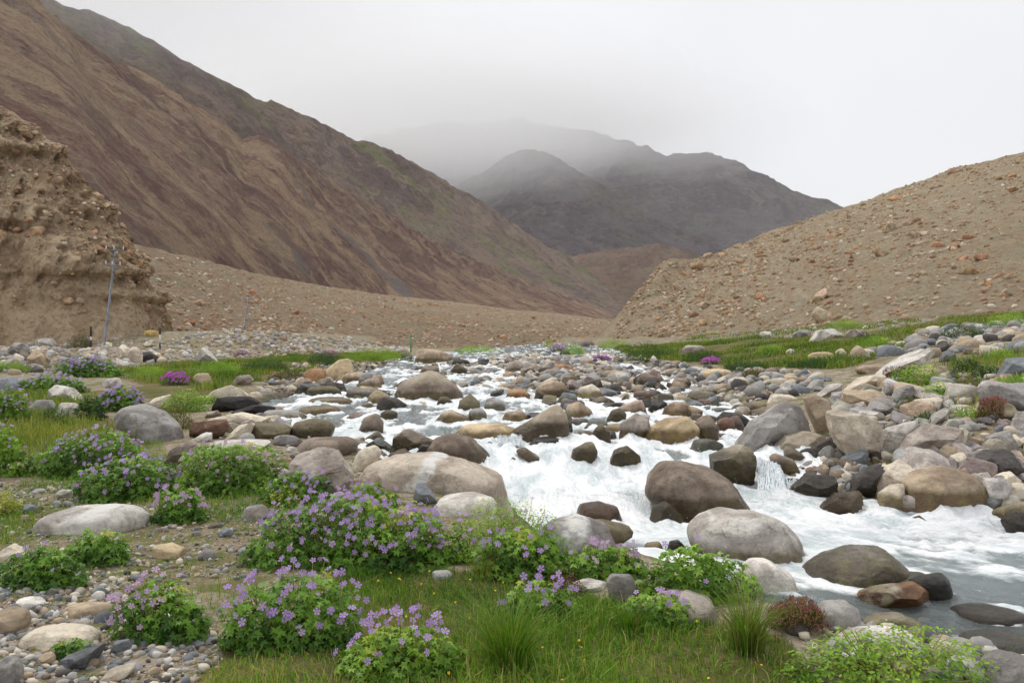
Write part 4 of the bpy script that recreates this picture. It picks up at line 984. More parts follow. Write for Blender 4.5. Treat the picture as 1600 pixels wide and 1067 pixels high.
pts, rad_ = [], []
for poly, n, w0, w1 in [
    ([(-60, 1130), (-60, 900), (130, 895), (250, 900), (340, 985), (350, 1030), (260, 1130)], 2600, .008, .035),
    ([(-40, 830), (-20, 760), (60, 745), (250, 790), (480, 790), (400, 900), (240, 920), (60, 905)], 2400, .007, .032),
    ([(1240, 1010), (1290, 950), (1500, 960), (1640, 1010), (1640, 1067), (1480, 1067)], 500, .03, .09),
    ([(760, 612), (700, 570), (800, 552), (960, 552), (1080, 575), (1290, 588), (1260, 620), (1150, 640), (1040, 620), (900, 618)], 5200, .06, .27),
    ([(380, 640), (420, 588), (470, 570), (640, 562), (640, 575), (560, 596), (470, 620)], 1100, .04, .16),
    ([(-200, 575), (-150, 528), (120, 532), (270, 530), (480, 542), (500, 550), (330, 558), (250, 568), (60, 590)], 3000, .06, .38),
    ([(1290, 790), (1300, 640), (1400, 600), (1680, 560), (1750, 700), (1700, 815)], 1500, .03, .13),
    ([(1330, 562), (1440, 520), (1720, 490), (1720, 550), (1500, 556)], 700, .08, .4),
    ([(1060, 535), (1240, 505), (1500, 482), (1600, 478), (1440, 510), (1250, 525)], 600, .1, .4),
    ([(270, 550), (300, 539), (640, 541), (640, 550), (480, 554)], 1500, .08, .5),
    ([(250, 720), (300, 690), (430, 680), (560, 690), (600, 800), (450, 800)], 500, .02, .07),
    ([(1190, 800), (1180, 730), (1260, 690), (1340, 700), (1370, 800)], 260, .05, .14),
]:
    WP = world_poly(poly); q = scatter(WP, n); z = surface_h(q[:, 0], q[:, 1])
    s_ = sdist(q[:, 0], q[:, 1]); z = np.where(s_ < 0, np.maximum(z-.06, ground_h(q[:, 0], q[:, 1], False)), z)
    pts.append(np.column_stack([q, z])); rad_.append(w0 + (w1-w0)*rng.random(n)**2.6)
PP, RR_ = np.vstack(pts), np.concatenate(rad_)
bigp = RR_/PP[:, 1] > .0052
farp = PP[:, 1] > 38
mass('pebbles', PP[bigp & ~farp], RR_[bigp & ~farp], LOWR[2:], M_PEB, label='larger gravel and half buried cobbles along both banks', cat='pebbles')
M_RUB = mat_pebbles('rubble_mix', ['pale', 'cream', 'grey', 'tan', 'pink', 'pale', 'earth', 'grey'])
mass('pebbles', PP[farp], RR_[farp]*1.1, TINY, M_RUB, flat=True, label='pale angular rubble spread below the cliff and meadow', cat='pebbles')
bigp = bigp | farp
mass('pebbles', PP[~bigp], RR_[~bigp], TINY, M_PEB, label='fine loose gravel along both banks', cat='pebbles')

def slope_scree(name, parent, P, t, n, size, ulo, uhi, tlo, thi):
    nu, nt = P.shape[:2]
    uu_, tt_ = rng.uniform(ulo, uhi, n*4), rng.uniform(tlo, thi, n*4)
    wgt = fbm(p3(uu_*34+tt_*9, tt_*7), 4, 303, .6); o_ = np.argsort(-(wgt + .6*rng.normal(size=n*4)))[:n]      # stones gather in runs
    i = uu_[o_]*(nu-1); tv = tt_[o_]
    j = np.interp(tv, t, np.arange(nt)); i0 = i.astype(int).clip(0, nu-2); j0 = j.astype(int).clip(0, nt-2)
    fi, fj = (i-i0)[:, None], (j-j0)[:, None]
    q = P[i0, j0]*(1-fi)*(1-fj)+P[i0+1, j0]*fi*(1-fj)+P[i0, j0+1]*(1-fi)*fj+P[i0+1, j0+1]*fi*fj
    mass(name, q, size[0]+(size[1]-size[0])*rng.random(n)**3.5, TINY, M_SCR, parent, .08, flat=True)
slope_scree('scree', mor, MORP, MORT, 13000, (.1, .55), .05, .95, .0, 1.02)
slope_scree('scree', clf, CLFP, CLFT, 2600, (.06, .3), .35, 1.0, .05, 1.02)
slope_scree('scree', fan, FANP, FANT, 5000, (.12, .7), .08, .97, .0, .3)
slope_scree('scree', fan, FANP, FANT, 3500, (.2, .9), .12, .95, .3, .95)
# ------------------------------------------------------------------ the stream
STA = np.array(STONES)
def stream_mesh():
    nr, nc = 450, 340
    yy = np.exp(np.linspace(math.log(3.0), math.log(100), nr))
    u = np.linspace(0, 1, nc)
    lo = np.interp(yy, [3, 4.4, 5, 6.2, 7, 8.3, 10, 12, 14.5, 17, 21, 30, 45, 60, 80, 100], [3.6, 2.0, 1.2, .7, -.4, -.9, -2.4, -4.3, -5.7, -6.2, -6.1, -6.2, -6.8, -5, -1.5, 3])
    hi = np.interp(yy, [3, 6.0, 7.5, 8.2, 8.8, 10, 12.5, 16, 20, 30, 45, 60, 80, 100], [8, 9, 9, 8.5, 4.3, 4.4, 4.9, 5.3, 5.6, 6.6, 7.4, 8, 9, 9])
    X = lo[:, None] + (hi-lo)[:, None]*u[None]; Y = np.broadcast_to(yy[:, None], X.shape).copy()
    z = water_z(Y)
    s = sdist(X, Y)
    # flow coordinates: stretched downstream
    w = smooth((8.6-Y)/1.6)*smooth((X-.3)/1.2)
    ca, sa = np.cos(w*1.05), np.sin(w*1.05)
    fx, fy = (X-1.5)*ca + (Y-8)*sa, -(X-1.5)*sa + (Y-8)*ca      # across and along the flow
    P = p3(fx*1.5, fy*0.7)
    n1 = fbm(P*1.0, 4, 201).reshape(X.shape); n2 = fbm(P*3.2, 4, 205, .6).reshape(X.shape)
    n3 = fbm(p3(fx*9, fy*5), 3, 209, .6).reshape(X.shape); rd = fbm(P*2.0, 4, 215, .55, ridged=True).reshape(X.shape)
    # nearness to rocks and rock wakes
    near = np.zeros(X.shape)
    for sx, sy, sr, sdp in STA:
        if sy > 60 or sr < 0.06: continue
        if sdist(np.array([sx]), np.array([sy]))[0] > 0.6: continue
        i0, i1 = np.searchsorted(yy, [sy-3*sdp-.5, sy+2*sdp+.3])
        xx, yv = X[i0:i1], Y[i0:i1]
        dd = np.sqrt(((xx-sx)/sr)**2 + ((yv-sy)/sdp)**2)
        wake = np.exp(-np.maximum(dd-1, 0)*2.6) + .6*np.exp(-((xx-sx)/(sr*.9))**2)*smooth((sy-yv)/sdp/1.0)*smooth((3-(sy-yv)/sdp)/2)
        near[i0:i1] = np.maximum(near[i0:i1], wake*min(1, sr/.25))
    slope = np.abs(np.gradient(water_z(yy))/np.gradient(yy))[:, None]
    turb = np.interp(Y, [3, 5, 5.6, 6.5, 7.4, 11, 14, 25, 50], [.10, .14, .4, .8, 1.0, 1.0, .75, .8, .8])
    bias = np.interp(Y, [3, 5.0, 5.5, 6.2, 7.2, 8.5, 10.8, 13, 18, 26, 45, 100], [-.7, -.62, -.3, .1, .34, .5, .45, .2, .12, .15, .1, .0])
    calm = smooth((2.6-X)/1.0)*smooth((6.6-Y)/.6)
    bias = bias - .8*calm*(Y < 7)
    foam = bias + .62*n1 + .38*n2 + .3*rd + .55*near + 1.2*np.minimum(slope, .25)*(Y < 13) - .25
    foam = smooth((foam + .12)/.6)
    amp = turb*(.075 + .05*np.clip(Y/20, 0, 1))
    z = z + amp*(n1*.9 + .55*rd + .45*n2) + .022*turb*n3*(.4+foam) + .05*turb*near*np.maximum(n2+.3, 0) + .03*foam*turb
    z = z - .12*smooth((s-.05)/.5)      # the sheet dips under the banks
    return mesh('stream', p3(X, Y, z), grid_faces(nr, nc), {'foam': foam.ravel(), 'turb': turb.ravel()}, uv=np.stack([fx.ravel(), fy.ravel()], 1)), (X, Y, z, foam, near)

def mat_water():
    b = N('stream_water')
    p = b.n('NewGeometry').outputs['Position']
    f = b.attr('foam')
    fl = b.n('UVMap').outputs[0]
    lace = b.noise(b.scale(fl, (1.5, .55, 1)), 4.5, 6, .62, .6); fine = b.noise(b.scale(fl, (1.6, .6, 1)), 20, 5, .65, .4)
    swell = b.noise(b.scale(fl, (1.2, .6, 1)), 1.6, 4, .55, .4)
    fm = b.math('ADD', f, b.math('MULTIPLY', b.math('SUBTRACT', lace, .5), 1.1))
    fm = b.math('ADD', fm, b.math('MULTIPLY', b.math('SUBTRACT', fine, .5), .45))
    fm = b.ramp(fm, .22, .78)
    rip = b.noise(b.scale(p, (1.3, .8, 1)), 7, 5, .6, .5)
    nb = b.bump(b.math('ADD', rip, b.math('MULTIPLY', fine, .25)), .5, .05)
    glo = b.n('BsdfGlossy'); glo.inputs['Roughness'].default_value = .06; b.put(glo.inputs['Color'], (.95, .97, 1.0)); b.put(glo.inputs['Normal'], nb)
    tra = b.n('BsdfTransparent'); b.put(tra.inputs[0], (.38, .43, .42))
    body = b.n('BsdfDiffuse'); b.put(body.inputs[0], (.36, .42, .41)); b.put(body.inputs['Normal'], nb)
    mb = b.n('MixShader'); b.put(mb.inputs[0], b.math('MULTIPLY_ADD', b.attr('turb'), .65, .0, clamp=True))
    b.t.links.new(tra.outputs[0], mb.inputs[1]); b.t.links.new(body.outputs[0], mb.inputs[2])
    fr = b.n('Fresnel'); fr.inputs['IOR'].default_value = 1.33; b.put(fr.inputs['Normal'], nb)
    m1 = b.n('MixShader'); b.put(m1.inputs[0], fr.outputs[0]); b.t.links.new(mb.outputs[0], m1.inputs[1]); b.t.links.new(glo.outputs[0], m1.inputs[2])
    fh = b.math('ADD', b.math('MULTIPLY', lace, 1.0), b.math('MULTIPLY', fine, .5))
    fc = b.mix(b.ramp(b.math('ADD', b.math('MULTIPLY_ADD', swell, .6, b.math('MULTIPLY', lace, .4)), b.math('MULTIPLY', b.math('SUBTRACT', fine, .5), .25)), .35, .57), (.52, .6, .61), (.92, .93, .935))  # blue-grey shading of the white water put into the foam colour
    fo = b.principled(fc, .55, b.bump(fh, .8, .06), .3)
    m2 = b.n('MixShader'); b.put(m2.inputs[0], fm); b.t.links.new(m1.outputs[0], m2.inputs[1]); b.t.links.new(fo, m2.inputs[2])
    return b.done(m2.outputs[0])
M_WATER = mat_water()
sme, (SX, SY, SZ, SFO, SNE) = stream_mesh()
stream = add('water', sme, M_WATER, kind='structure')

# falling white water: strands that arc over a lip
M_FOAM = N('white_water')
_p = M_FOAM.n('NewGeometry').outputs['Position']
M_FOAM = M_FOAM.done(M_FOAM.principled(M_FOAM.mix(M_FOAM.ramp(M_FOAM.noise(_p, 30, 4, .7), .35, .65), (.56, .63, .65), (.84, .86, .88)), .5, None, .4))
def cascade(name, lip, foot_, n, w, label_kind='structure'):
    """lip and foot are 3-D polylines; strands fall from one to the other"""
    lip, foot_ = np.array(lip, float), np.array(foot_, float); parts = []
    for i in range(n):
        u = rng.random(); k = u*(len(lip)-1); a = int(min(k, len(lip)-2)); f = k-a
        p0 = lip[a]*(1-f)+lip[a+1]*f; u2 = np.clip(u+rng.normal()*.10, 0, 1); k = u2*(len(foot_)-1); a = int(min(k, len(foot_)-2)); f = k-a
        p1 = foot_[a]*(1-f)+foot_[a+1]*f
        t = np.linspace(0, 1, 9); h0 = rng.uniform(-.02, .03)
        c = p0[None]*(1-t[:, None]) + p1[None]*t[:, None]
        c[:, 2] = p0[2] + (p1[2]-p0[2])*t**1.8 + h0 + rng.normal(size=9)*.008
        c[:, :2] += rng.normal(size=(9, 2))*.012
        r = w*rng.uniform(.4, 1.0)*(0.55+.75*t)*np.where((t > .95), .4, 1)
        parts.append(tube(c, r, 5))
    V, F = join(parts)
    return add(name, mesh(name, V, F), M_FOAM, kind=label_kind)
def L(px, py, d): return at(px, py, d)
cascade('cascade', [L(1182, 716, 9.6), L(1200, 722, 9.6), L(1215, 728, 9.5)], [L(1186, 795, 8.55), L(1205, 797, 8.5), L(1235, 795, 8.5)], 260, .007)
cascade('cascade', [L(1215, 740, 9.3), L(1240, 748, 9.2), L(1252, 752, 9.2)], [L(1222, 796, 8.6), L(1245, 793, 8.6), L(1262, 790, 8.6)], 110, .005)
cascade('cascade', [L(1286, 758, 9.6), L(1296, 762, 9.5)], [L(1298, 792, 9.0), L(1310, 790, 9.0)], 60, .005)
cascade('cascade', [L(778, 682, 11.2), L(800, 684, 11.2), L(814, 682, 11.2)], [L(780, 700, 10.7), L(800, 702, 10.7), L(816, 700, 10.7)], 150, .005)

# spray thrown up round the rocks
sel = np.nonzero((SNE.ravel() > .55) & (SFO.ravel() > .55) & (SY.ravel() > 6.4) & (SY.ravel() < 40))[0]
w_ = 1.0/np.maximum(SY.ravel()[sel], 1)
pick = rng.choice(sel, 2600, p=np.ones(len(sel))/len(sel))
sp = np.column_stack([SX.ravel()[pick], SY.ravel()[pick], SZ.ravel()[pick]])
sp[:, 2] += np.abs(rng.normal(size=len(sp)))*.025*(1+sp[:, 1]/25); sp[:, :2] += rng.normal(size=(len(sp), 2))*.04
dv, df = ico(1)
V, F = stamp(dv, df, sp, np.broadcast_to(np.eye(3), (len(sp), 3, 3)), (.0015+.004*rng.random(len(sp))**3)*(.6+sp[:, 1]/14))
add('spray', mesh('spray', V, F), M_FOAM, label='white droplets of spray above the rapids', cat='spray', kind='stuff')
LOW_CLOUD, HAZE = True, True
# ------------------------------------------------------------------ plants
M_GER = mat_leaf('cranesbill_leaf', lin(54, 92, 28), lin(140, 186, 62), lin(178, 178, 76))
M_GERL = mat_leaf('light_cranesbill_leaf', lin(70, 110, 30), lin(158, 198, 68), lin(190, 188, 80))
M_SHR = mat_leaf('bright_shrub_leaf', lin(84, 128, 24), lin(172, 206, 72), lin(206, 210, 100))
M_YEL = mat_leaf('yellow_green_leaf', lin(110, 124, 24), lin(192, 196, 70), lin(205, 190, 80))
M_DRK = mat_leaf('dark_leaf', lin(34, 60, 22), lin(76, 112, 42))
M_RED = mat_leaf('red_leaf', lin(64, 46, 38), lin(118, 62, 54), lin(140, 78, 66))
M_MOS = mat_leaf('moss_leaf', lin(66, 66, 28), lin(122, 118, 56), lin(140, 104, 70))
M_STEM = mat_plain('plant_stem', lin(142, 140, 70), .7)
M_PET = mat_petal('lilac_petal', lin(176, 136, 212, 1.0), lin(202, 168, 224, 1.0))
M_PETP = mat_petal('pink_lilac_petal', lin(200, 156, 204, .9), lin(212, 180, 214, .9))
M_MAG = mat_petal('magenta_petal', lin(186, 64, 188, 1.0), lin(206, 96, 200, 1.0))
M_BRED = mat_petal('brick_red_petal', lin(128, 56, 58, 1.0), lin(148, 76, 72, 1.0))
M_GRASS = dict(lawn=mat_leaf('lawn_blade', lin(58, 102, 22), lin(138, 176, 58), lin(180, 170, 104)),
               tall=mat_leaf('tall_blade', lin(74, 104, 30), lin(152, 168, 66), lin(182, 166, 98)),
               meadow=mat_leaf('meadow_blade', lin(62, 98, 24), lin(134, 156, 54), lin(166, 148, 82)))

def leaf_palmate():
    V = [(0, 0, 0)]
    k = 11
    for i in range(k):
        a = math.radians(-150 + 300*i/(k-1)) + math.pi/2
        r = 1.0 if i % 2 == 1 else .5
        if i in (0, k-1): r = .45
        V.append((r*math.cos(a), r*math.sin(a), -.22 if i % 2 == 1 else .10))
    F = [(0, i+1, i+2) for i in range(k-1)]
    return np.array(V, float), np.array(F)
def leaf_oval():
    V = np.array([(0, 0, 0), (.36, .45, .12), (.3, 1.05, .05), (0, 1.45, -.12), (-.3, 1.05, .05), (-.36, .45, .12)], float)
    return V, np.array([(0, 1, 2), (0, 2, 3), (0, 3, 4), (0, 4, 5)])
def leaf_needle():
    V = np.array([(-.09, 0, 0), (.09, 0, 0), (.07, .9, .06), (-.07, .9, .06), (0, 1.8, 0)], float)
    return V, np.array([(0, 1, 2), (0, 2, 3), (3, 2, 4)])
LEAF = dict(palm=leaf_palmate(), oval=leaf_oval(), needle=leaf_needle())

def flower_template():
    V, F, at_ = [(0, 0, 0.0)], [], [0.0]
    for k in range(5):
        a = 2*math.pi*k/5
        def pt(r, o, z): return (r*math.cos(a+o), r*math.sin(a+o), z)
        i = len(V)
        V += [pt(.5, -.42, .10), pt(.92, -.46, .14), pt(1.06, 0, .10), pt(.92, .46, .14), pt(.5, .42, .10)]
        at_ += [.45, .95, 1, .95, .45]
        F += [(0, i, i+4), (i, i+1, i+4), (i+1, i+3, i+4), (i+1, i+2, i+3)]
    i = len(V)                                     # the column of stamens
    for k in range(5):
        a = 2*math.pi*k/5; V.append((.12*math.cos(a), .12*math.sin(a), .05)); at_.append(.02)
    V.append((0, 0, .26)); at_.append(.0)
    F += [(i+k, i+(k+1) % 5, i+5) for k in range(5)]
    return np.array(V, float), np.array(F), np.array(at_)
FTV, FTF, FTA = flower_template()
FLOWER_ME = {}
for key, m_ in (('lilac', M_PET), ('pink', M_PETP), ('magenta', M_MAG), ('brick', M_BRED)):
    FLOWER_ME[key] = mesh('flower', FTV, FTF, {'v': FTA}); FLOWER_ME[key].materials.append(m_)

def bush(name, px0, px1, ytop, ybase, mat, leaf, size, label, cat, flowers=0, fcol='lilac', fsize=.021, dratio=.55, dens=1.0, ftop=.15, foff=.05, single=True, group=None, stems=True, skew=0.0, fside=None):
    d0 = depth_at((px0+px1)/2, ybase)
    W = (px1-px0)/F_PX*d0
    D = min(W, 1.6)*dratio if W < 3 else W*.4
    dc = d0 + D*.45
    W = (px1-px0)/F_PX*dc
    X = ((px0+px1)/2-CX)/F_PX*dc
    zb = float(surface_h(np.array([X]), np.array([dc]))[0])
    ztop = CAM_Z-(ytop-CY)/F_PX*dc
    H = max(ztop-zb, .06)
    root = empty(name, (X, dc, zb), label, cat, group)
    sd_ = int(abs(px0*13+ybase*7)) % 9973
    ls = size
    surf = (W*D*.8 + (W+D)*H*1.2)
    n = int(np.clip(dens*surf/(ls*ls*1.1)*(5.5 if leaf != 'needle' else 9), 160, 7500 if leaf != 'needle' else 4200))
    q = rng.normal(size=(n, 3)); q[:, 2] = np.abs(q[:, 2])*1.0 - .12
    q /= np.linalg.norm(q, axis=1, keepdims=True)
    lump = 1 + .28*fbm(q*2.6+sd_, 3, sd_ % 97) + .12*vnoise(q*7+sd_, 5)
    rho = (1.04-.55*rng.random(n)**2.0)*lump
    ax = np.array([W/2, D/2, H])
    P = q*ax*rho[:, None]
    P[:, 2] = np.maximum(P[:, 2], .01); P[:, 0] += skew*P[:, 2]
    Nn = q/ax*np.mean(ax) ; Nn /= np.linalg.norm(Nn, axis=1, keepdims=True)
    Nn = Nn*.7 + np.array([0, -.15, .75]) + rng.normal(size=(n, 3))*.42
    if leaf == 'needle': Nn = rng.normal(size=(n, 3))*.5 + np.array([0, -1, .3])
    LV, LF = LEAF[leaf]
    spin = rng.uniform(0, 6.28, n) if leaf != 'needle' else rng.normal(size=n)*.5
    S = ls*rng.uniform(.6, 1.15, n)*(.62 if leaf == 'palm' else .6)
    V, F = stamp(LV, LF, P, frames(Nn, spin), S)
    tone = np.clip(.1 + .5*rng.random(n) + .35*vnoise(P*5/max(W, .2)+sd_, 3) + .34*(P[:, 2]/H)**1.5 - .06, 0, 1)  # brighter bush tops put into the leaf colour by height
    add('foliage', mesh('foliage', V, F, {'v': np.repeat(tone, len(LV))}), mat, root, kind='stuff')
    parts = []
    if stems:
        for k in range(int(np.clip(n/30, 5, 60))):
            e_ = P[rng.integers(n)]
            b_ = np.array([e_[0]*.35, e_[1]*.35, 0]); m = (b_+e_)/2 + rng.normal(size=3)*.02*H
            parts.append(tube([b_, m, e_], [.004, .003, .002], 4))
    if flowers:
        flowers = int(flowers*1.7)
        fq = rng.normal(size=(flowers*3, 3)); fq[:, 2] = np.abs(fq[:, 2]) + ftop + .35; fq[:, 1] -= .3
        fq /= np.linalg.norm(fq, axis=1, keepdims=True)
        if fside is not None: fq = fq[np.argsort(-(fq[:, 0]*fside) + rng.normal(size=len(fq))*.4)]
        fq = fq[:flowers]
        flump = 1 + .28*fbm(fq*2.6+sd_, 3, sd_ % 97)
        FP = fq*ax*flump[:, None]; FP[:, 0] += skew*FP[:, 2]
        FP = FP + fq*foff*rng.uniform(.1, .7, (flowers, 1)) + np.array([0, 0, 1])*foff*rng.uniform(0, 1.0, (flowers, 1))
        fn = fq*.4 + np.array([0, -.75, .45]) + rng.normal(size=(flowers, 3))*.45
        R = frames(fn, rng.uniform(0, 6.28, flowers))
        sc = fsize*rng.uniform(.6, 1.02, flowers)
        if single:
            from mathutils import Matrix
            for k in range(flowers):
                f = add('flower', FLOWER_ME[fcol], None, root)
                M = Matrix(R[k].tolist()).to_4x4(); M = M @ Matrix.Scale(float(sc[k]), 4); M.translation = Vector(FP[k].tolist())
                f.matrix_basis = M
        else:
            V2, F2 = stamp(FTV, FTF, FP, R, sc)
            add('blossom', mesh('blossom', V2, F2, {'v': np.tile(FTA, flowers)}), FLOWER_ME[fcol].materials[0], root, kind='stuff')
        if d0 < 14:
            for k in range(flowers):
                b_ = FP[k]*np.array([.86, .86, .6]); m = (b_+FP[k])/2 + rng.normal(size=3)*.006
                parts.append(tube([b_, m, FP[k]], [.0022, .0018, .0014], 3))
    if parts:
        V3, F3 = join(parts); add('stems', mesh('stems', V3, F3), M_STEM, root, kind='stuff')
    return root

G = 'cranesbill'
bush('flower_bush', 58, 240, 676, 748, M_GER, 'palm', .055, 'wide lilac flower bush beside the big grey granite boulder', G, 62, fsize=.024)
bush('flower_bush', 122, 288, 716, 786, M_GER, 'palm', .055, 'lilac flower bush in front of the widest back bush', G, 44, fsize=.024)
bush('flower_bush', 238, 325, 765, 820, M_GER, 'palm', .05, 'small round pinkish lilac bush beside the pale granite boulder', G, 20, 'pink', .024)
bush('flower_bush', 268, 450, 695, 778, M_GERL, 'palm', .05, 'light green flower bush in front of the pale ledges', G, 26, 'pink', .023)
bush('flower_bush', 408, 516, 738, 792, M_GER, 'palm', .05, 'small lilac bush below the angular granite block', G, 22, fsize=.022)
bush('flower_bush', 392, 722, 784, 892, M_GER, 'palm', .05, 'longest lilac flower bush at the edge of the lawn', G, 130, fsize=.022, dratio=.4)
bush('flower_bush', 528, 618, 757, 800, M_GERL, 'palm', .045, 'little lilac bush in front of the whale backed boulder', G, 14, fsize=.022)
bush('leafy_shrub', 690, 880, 790, 885, M_SHR, 'oval', .02, 'bright green fine leaved shrub at the end of the longest flower bush', 'shrub', 10, fsize=.02, dens=.8)
bush('flower_bush', 742, 892, 832, 910, M_GERL, 'palm', .045, 'sparse lilac bush in front of the bright green shrub', G, 14, fsize=.021)
bush('flower_bush', 884, 1012, 858, 908, M_GERL, 'palm', .045, 'pink flowered bush behind the speckled upright stone', G, 18, 'pink', .022)
bush('flower_bush', 352, 566, 905, 1018, M_GER, 'palm', .045, 'large flowered lilac bush on the gravel side of the lawn', G, 46, fsize=.021, foff=.07)
bush('flower_bush', 178, 322, 912, 1008, M_GER, 'palm', .045, 'round leafy bush with pink flowers on one side', G, 18, 'pink', .02, fside=-1, foff=.06)
bush('leafy_bush', 100, 202, 832, 886, M_GER, 'palm', .045, 'leafy cranesbill bush without flowers on the gravel', G, 0)
bush('leafy_bush', -5, 128, 858, 924, M_GER, 'palm', .045, 'loose leafy bush with few flowers at the frame edge', G, 5, fsize=.02)
bush('flower_bush', 535, 722, 985, 1066, M_GERL, 'palm', .04, 'low lilac bush in the middle of the near lawn', G, 26, fsize=.021, foff=.08)
bush('leafy_bush', 1002, 1178, 858, 945, M_GERL, 'palm', .05, 'dense green leafy bush before the big cream boulder', G, 4, fsize=.02)
bush('flower_bush', 790, 905, 912, 972, M_GERL, 'palm', .04, 'lilac bush with reddening leaves beside the tall grass tuft', G, 16, fsize=.021, foff=.05)
bush('red_bush', 850, 915, 893, 935, M_RED, 'oval', .02, 'reddish leafed plant among the lilac bushes', 'plant', 0, dens=.5)
bush('leafy_bush', 78, 148, 1000, 1036, M_GER, 'palm', .03, 'tiny leafy plant between the cream and slate slabs', G, 0)
bush('leafy_bush', 958, 1090, 930, 985, M_GERL, 'palm', .035, 'low leafy plant over the pinkish lichened boulder', G, 7, fsize=.02)
bush('flower_bush', -40, 42, 672, 746, M_GERL, 'palm', .055, 'lilac bush at the frame edge beside the tall grass', G, 14, fsize=.024)
bush('flower_bush', -30, 48, 612, 668, M_GER, 'palm', .07, 'lilac bush below the dark blue grey boulder', G, 34, fsize=.032, single=False)
bush('flower_bush', 28, 132, 584, 616, M_GER, 'palm', .08, 'long lilac patch behind the pale angular boulder', G, 60, fsize=.04, single=False)
bush('flower_bush', 150, 226, 605, 644, M_GER, 'palm', .07, 'lilac mound above the big grey granite boulder', G, 60, fsize=.034, single=False)
bush('leafy_bush', 118, 165, 622, 656, M_DRK, 'palm', .07, 'dark green bush beside the pale angular boulder', G, 0)
bush('flower_bush', 80, 190, 560, 590, M_GER, 'palm', .11, 'faint lilac patch at the foot of the rubble', G, 60, fsize=.05, single=False)
bush('bright_shrub', 1236, 1545, 985, 1090, M_SHR, 'oval', .026, 'bright green shrub in the lower corner by the water', 'shrub', 0, dens=.7, dratio=.5)
bush('bright_shrub', 255, 322, 610, 645, M_SHR, 'oval', .05, 'bright green shrub above the brown square block', 'shrub', 0)
bush('bright_shrub', 1388, 1480, 572, 608, M_SHR, 'oval', .06, 'larger bright shrub on the far bank', 'shrub', 0)
bush('bright_shrub', 1434, 1496, 600, 628, M_SHR, 'oval', .05, 'smaller bright shrub in front of the larger one', 'shrub', 0)
bush('dark_shrub', 1488, 1534, 560, 585, M_DRK, 'oval', .06, 'dark green shrub above the brown moss tuft', 'shrub', 0)
bush('dark_shrub', 1515, 1562, 570, 592, M_DRK, 'oval', .06, 'dark green shrub beside the steep blue grey boulder', 'shrub', 0)
bush('moss_tuft', 1488, 1530, 590, 622, M_MOS, 'needle', .07, 'brown green tuft behind the smaller bright shrub', 'plant', 0)
bush('bright_shrub', -30, 35, 768, 810, M_YEL, 'oval', .035, 'yellow green shrub at the frame edge of the gravel', 'shrub', 0)
bush('bright_shrub', 412, 478, 762, 795, M_YEL, 'oval', .03, 'yellow green sprig beside the small lilac bush', 'shrub', 0, dens=.6)
bush('red_cushion', 1196, 1292, 937, 992, M_RED, 'needle', .022, 'brick red flowering cushion on the lawn edge', 'plant', 240, 'brick', .007, single=False, foff=.01)
bush('red_cushion', 1526, 1580, 622, 658, M_RED, 'needle', .05, 'dark red dome shaped cushion on the far bank', 'plant', 160, 'brick', .016, single=False, foff=.02)
bush('red_cushion', 1378, 1425, 574, 590, M_RED, 'needle', .06, 'dull red low patch beside the larger bright shrub', 'plant', 0)
bush('moss_cushion', 242, 302, 634, 672, M_MOS, 'needle', .06, 'brown and green moss cushion beside the granite boulder', 'plant', 0)
bush('red_sedge', 160, 250, 652, 680, M_RED, 'needle', .06, 'rusty sedge patch above the widest lilac bush', 'plant', 0, dens=.25)
for x0, x1, yt, yb, lb in [(252, 296, 585, 602, 'magenta flower patch in the near bank grass'), (492, 532, 549, 562, 'magenta flower patch on the upstream near bank'), (858, 884, 539, 550, 'magenta patch beside the lime tuft far upstream'),
                       (905, 930, 533, 541, 'magenta patch above the yellow green tufts'), (925, 955, 556, 566, 'magenta patch on the far stone bar'), (1096, 1126, 560, 570, 'magenta patch under the far meadow bank'), (365, 390, 548, 558, 'small magenta patch in front of the second pole')]:
    bush('fireweed', x0, x1, yt, yb, M_DRK, 'oval', .06, lb, 'flowers', 60, 'magenta', .04, single=False, dens=.7)
for x0, x1, yt, yb, m_, lb in [(966, 1060, 538, 567, M_DRK, 'large dark green grassy hummock by the far stone bar'), (880, 915, 540, 556, M_SHR, 'bright green tuft by the far stone bar'), (935, 985, 531, 546, M_SHR, 'lime green tuft on the far meadow'),
                       (850, 866, 532, 543, M_YEL, 'tiny lime yellow tuft at the head of the stream'), (540, 630, 544, 564, M_SHR, 'long green tuft on the upstream near bank'), (708, 778, 541, 552, M_SHR, 'low green tuft at the stream head'),
                       (0, 42, 522, 540, M_SHR, 'bright grass clump under the cliff'), (-20, 46, 566, 582, M_SHR, 'bright grass clump below the rubble'), (108, 142, 524, 546, M_MOS, 'olive clump in the rubble beside the pole'), (625, 645, 551, 566, M_DRK, 'small green tuft beside the upstream tan boulder'),
                       (1130, 1200, 566, 582, M_DRK, 'green bank tuft above the cobbles'), (1155, 1200, 578, 592, M_MOS, 'olive tuft among the far cobbles'), (480, 530, 553, 572, M_DRK, 'dark tuft behind the big tan boulder'), (1540, 1590, 548, 566, M_SHR, 'bright grass clump high on the far bank')]:
    bush('grass_clump', x0, x1, yt, yb, m_, 'needle', .09, lb, 'grass', 0, dens=1.2, stems=False)

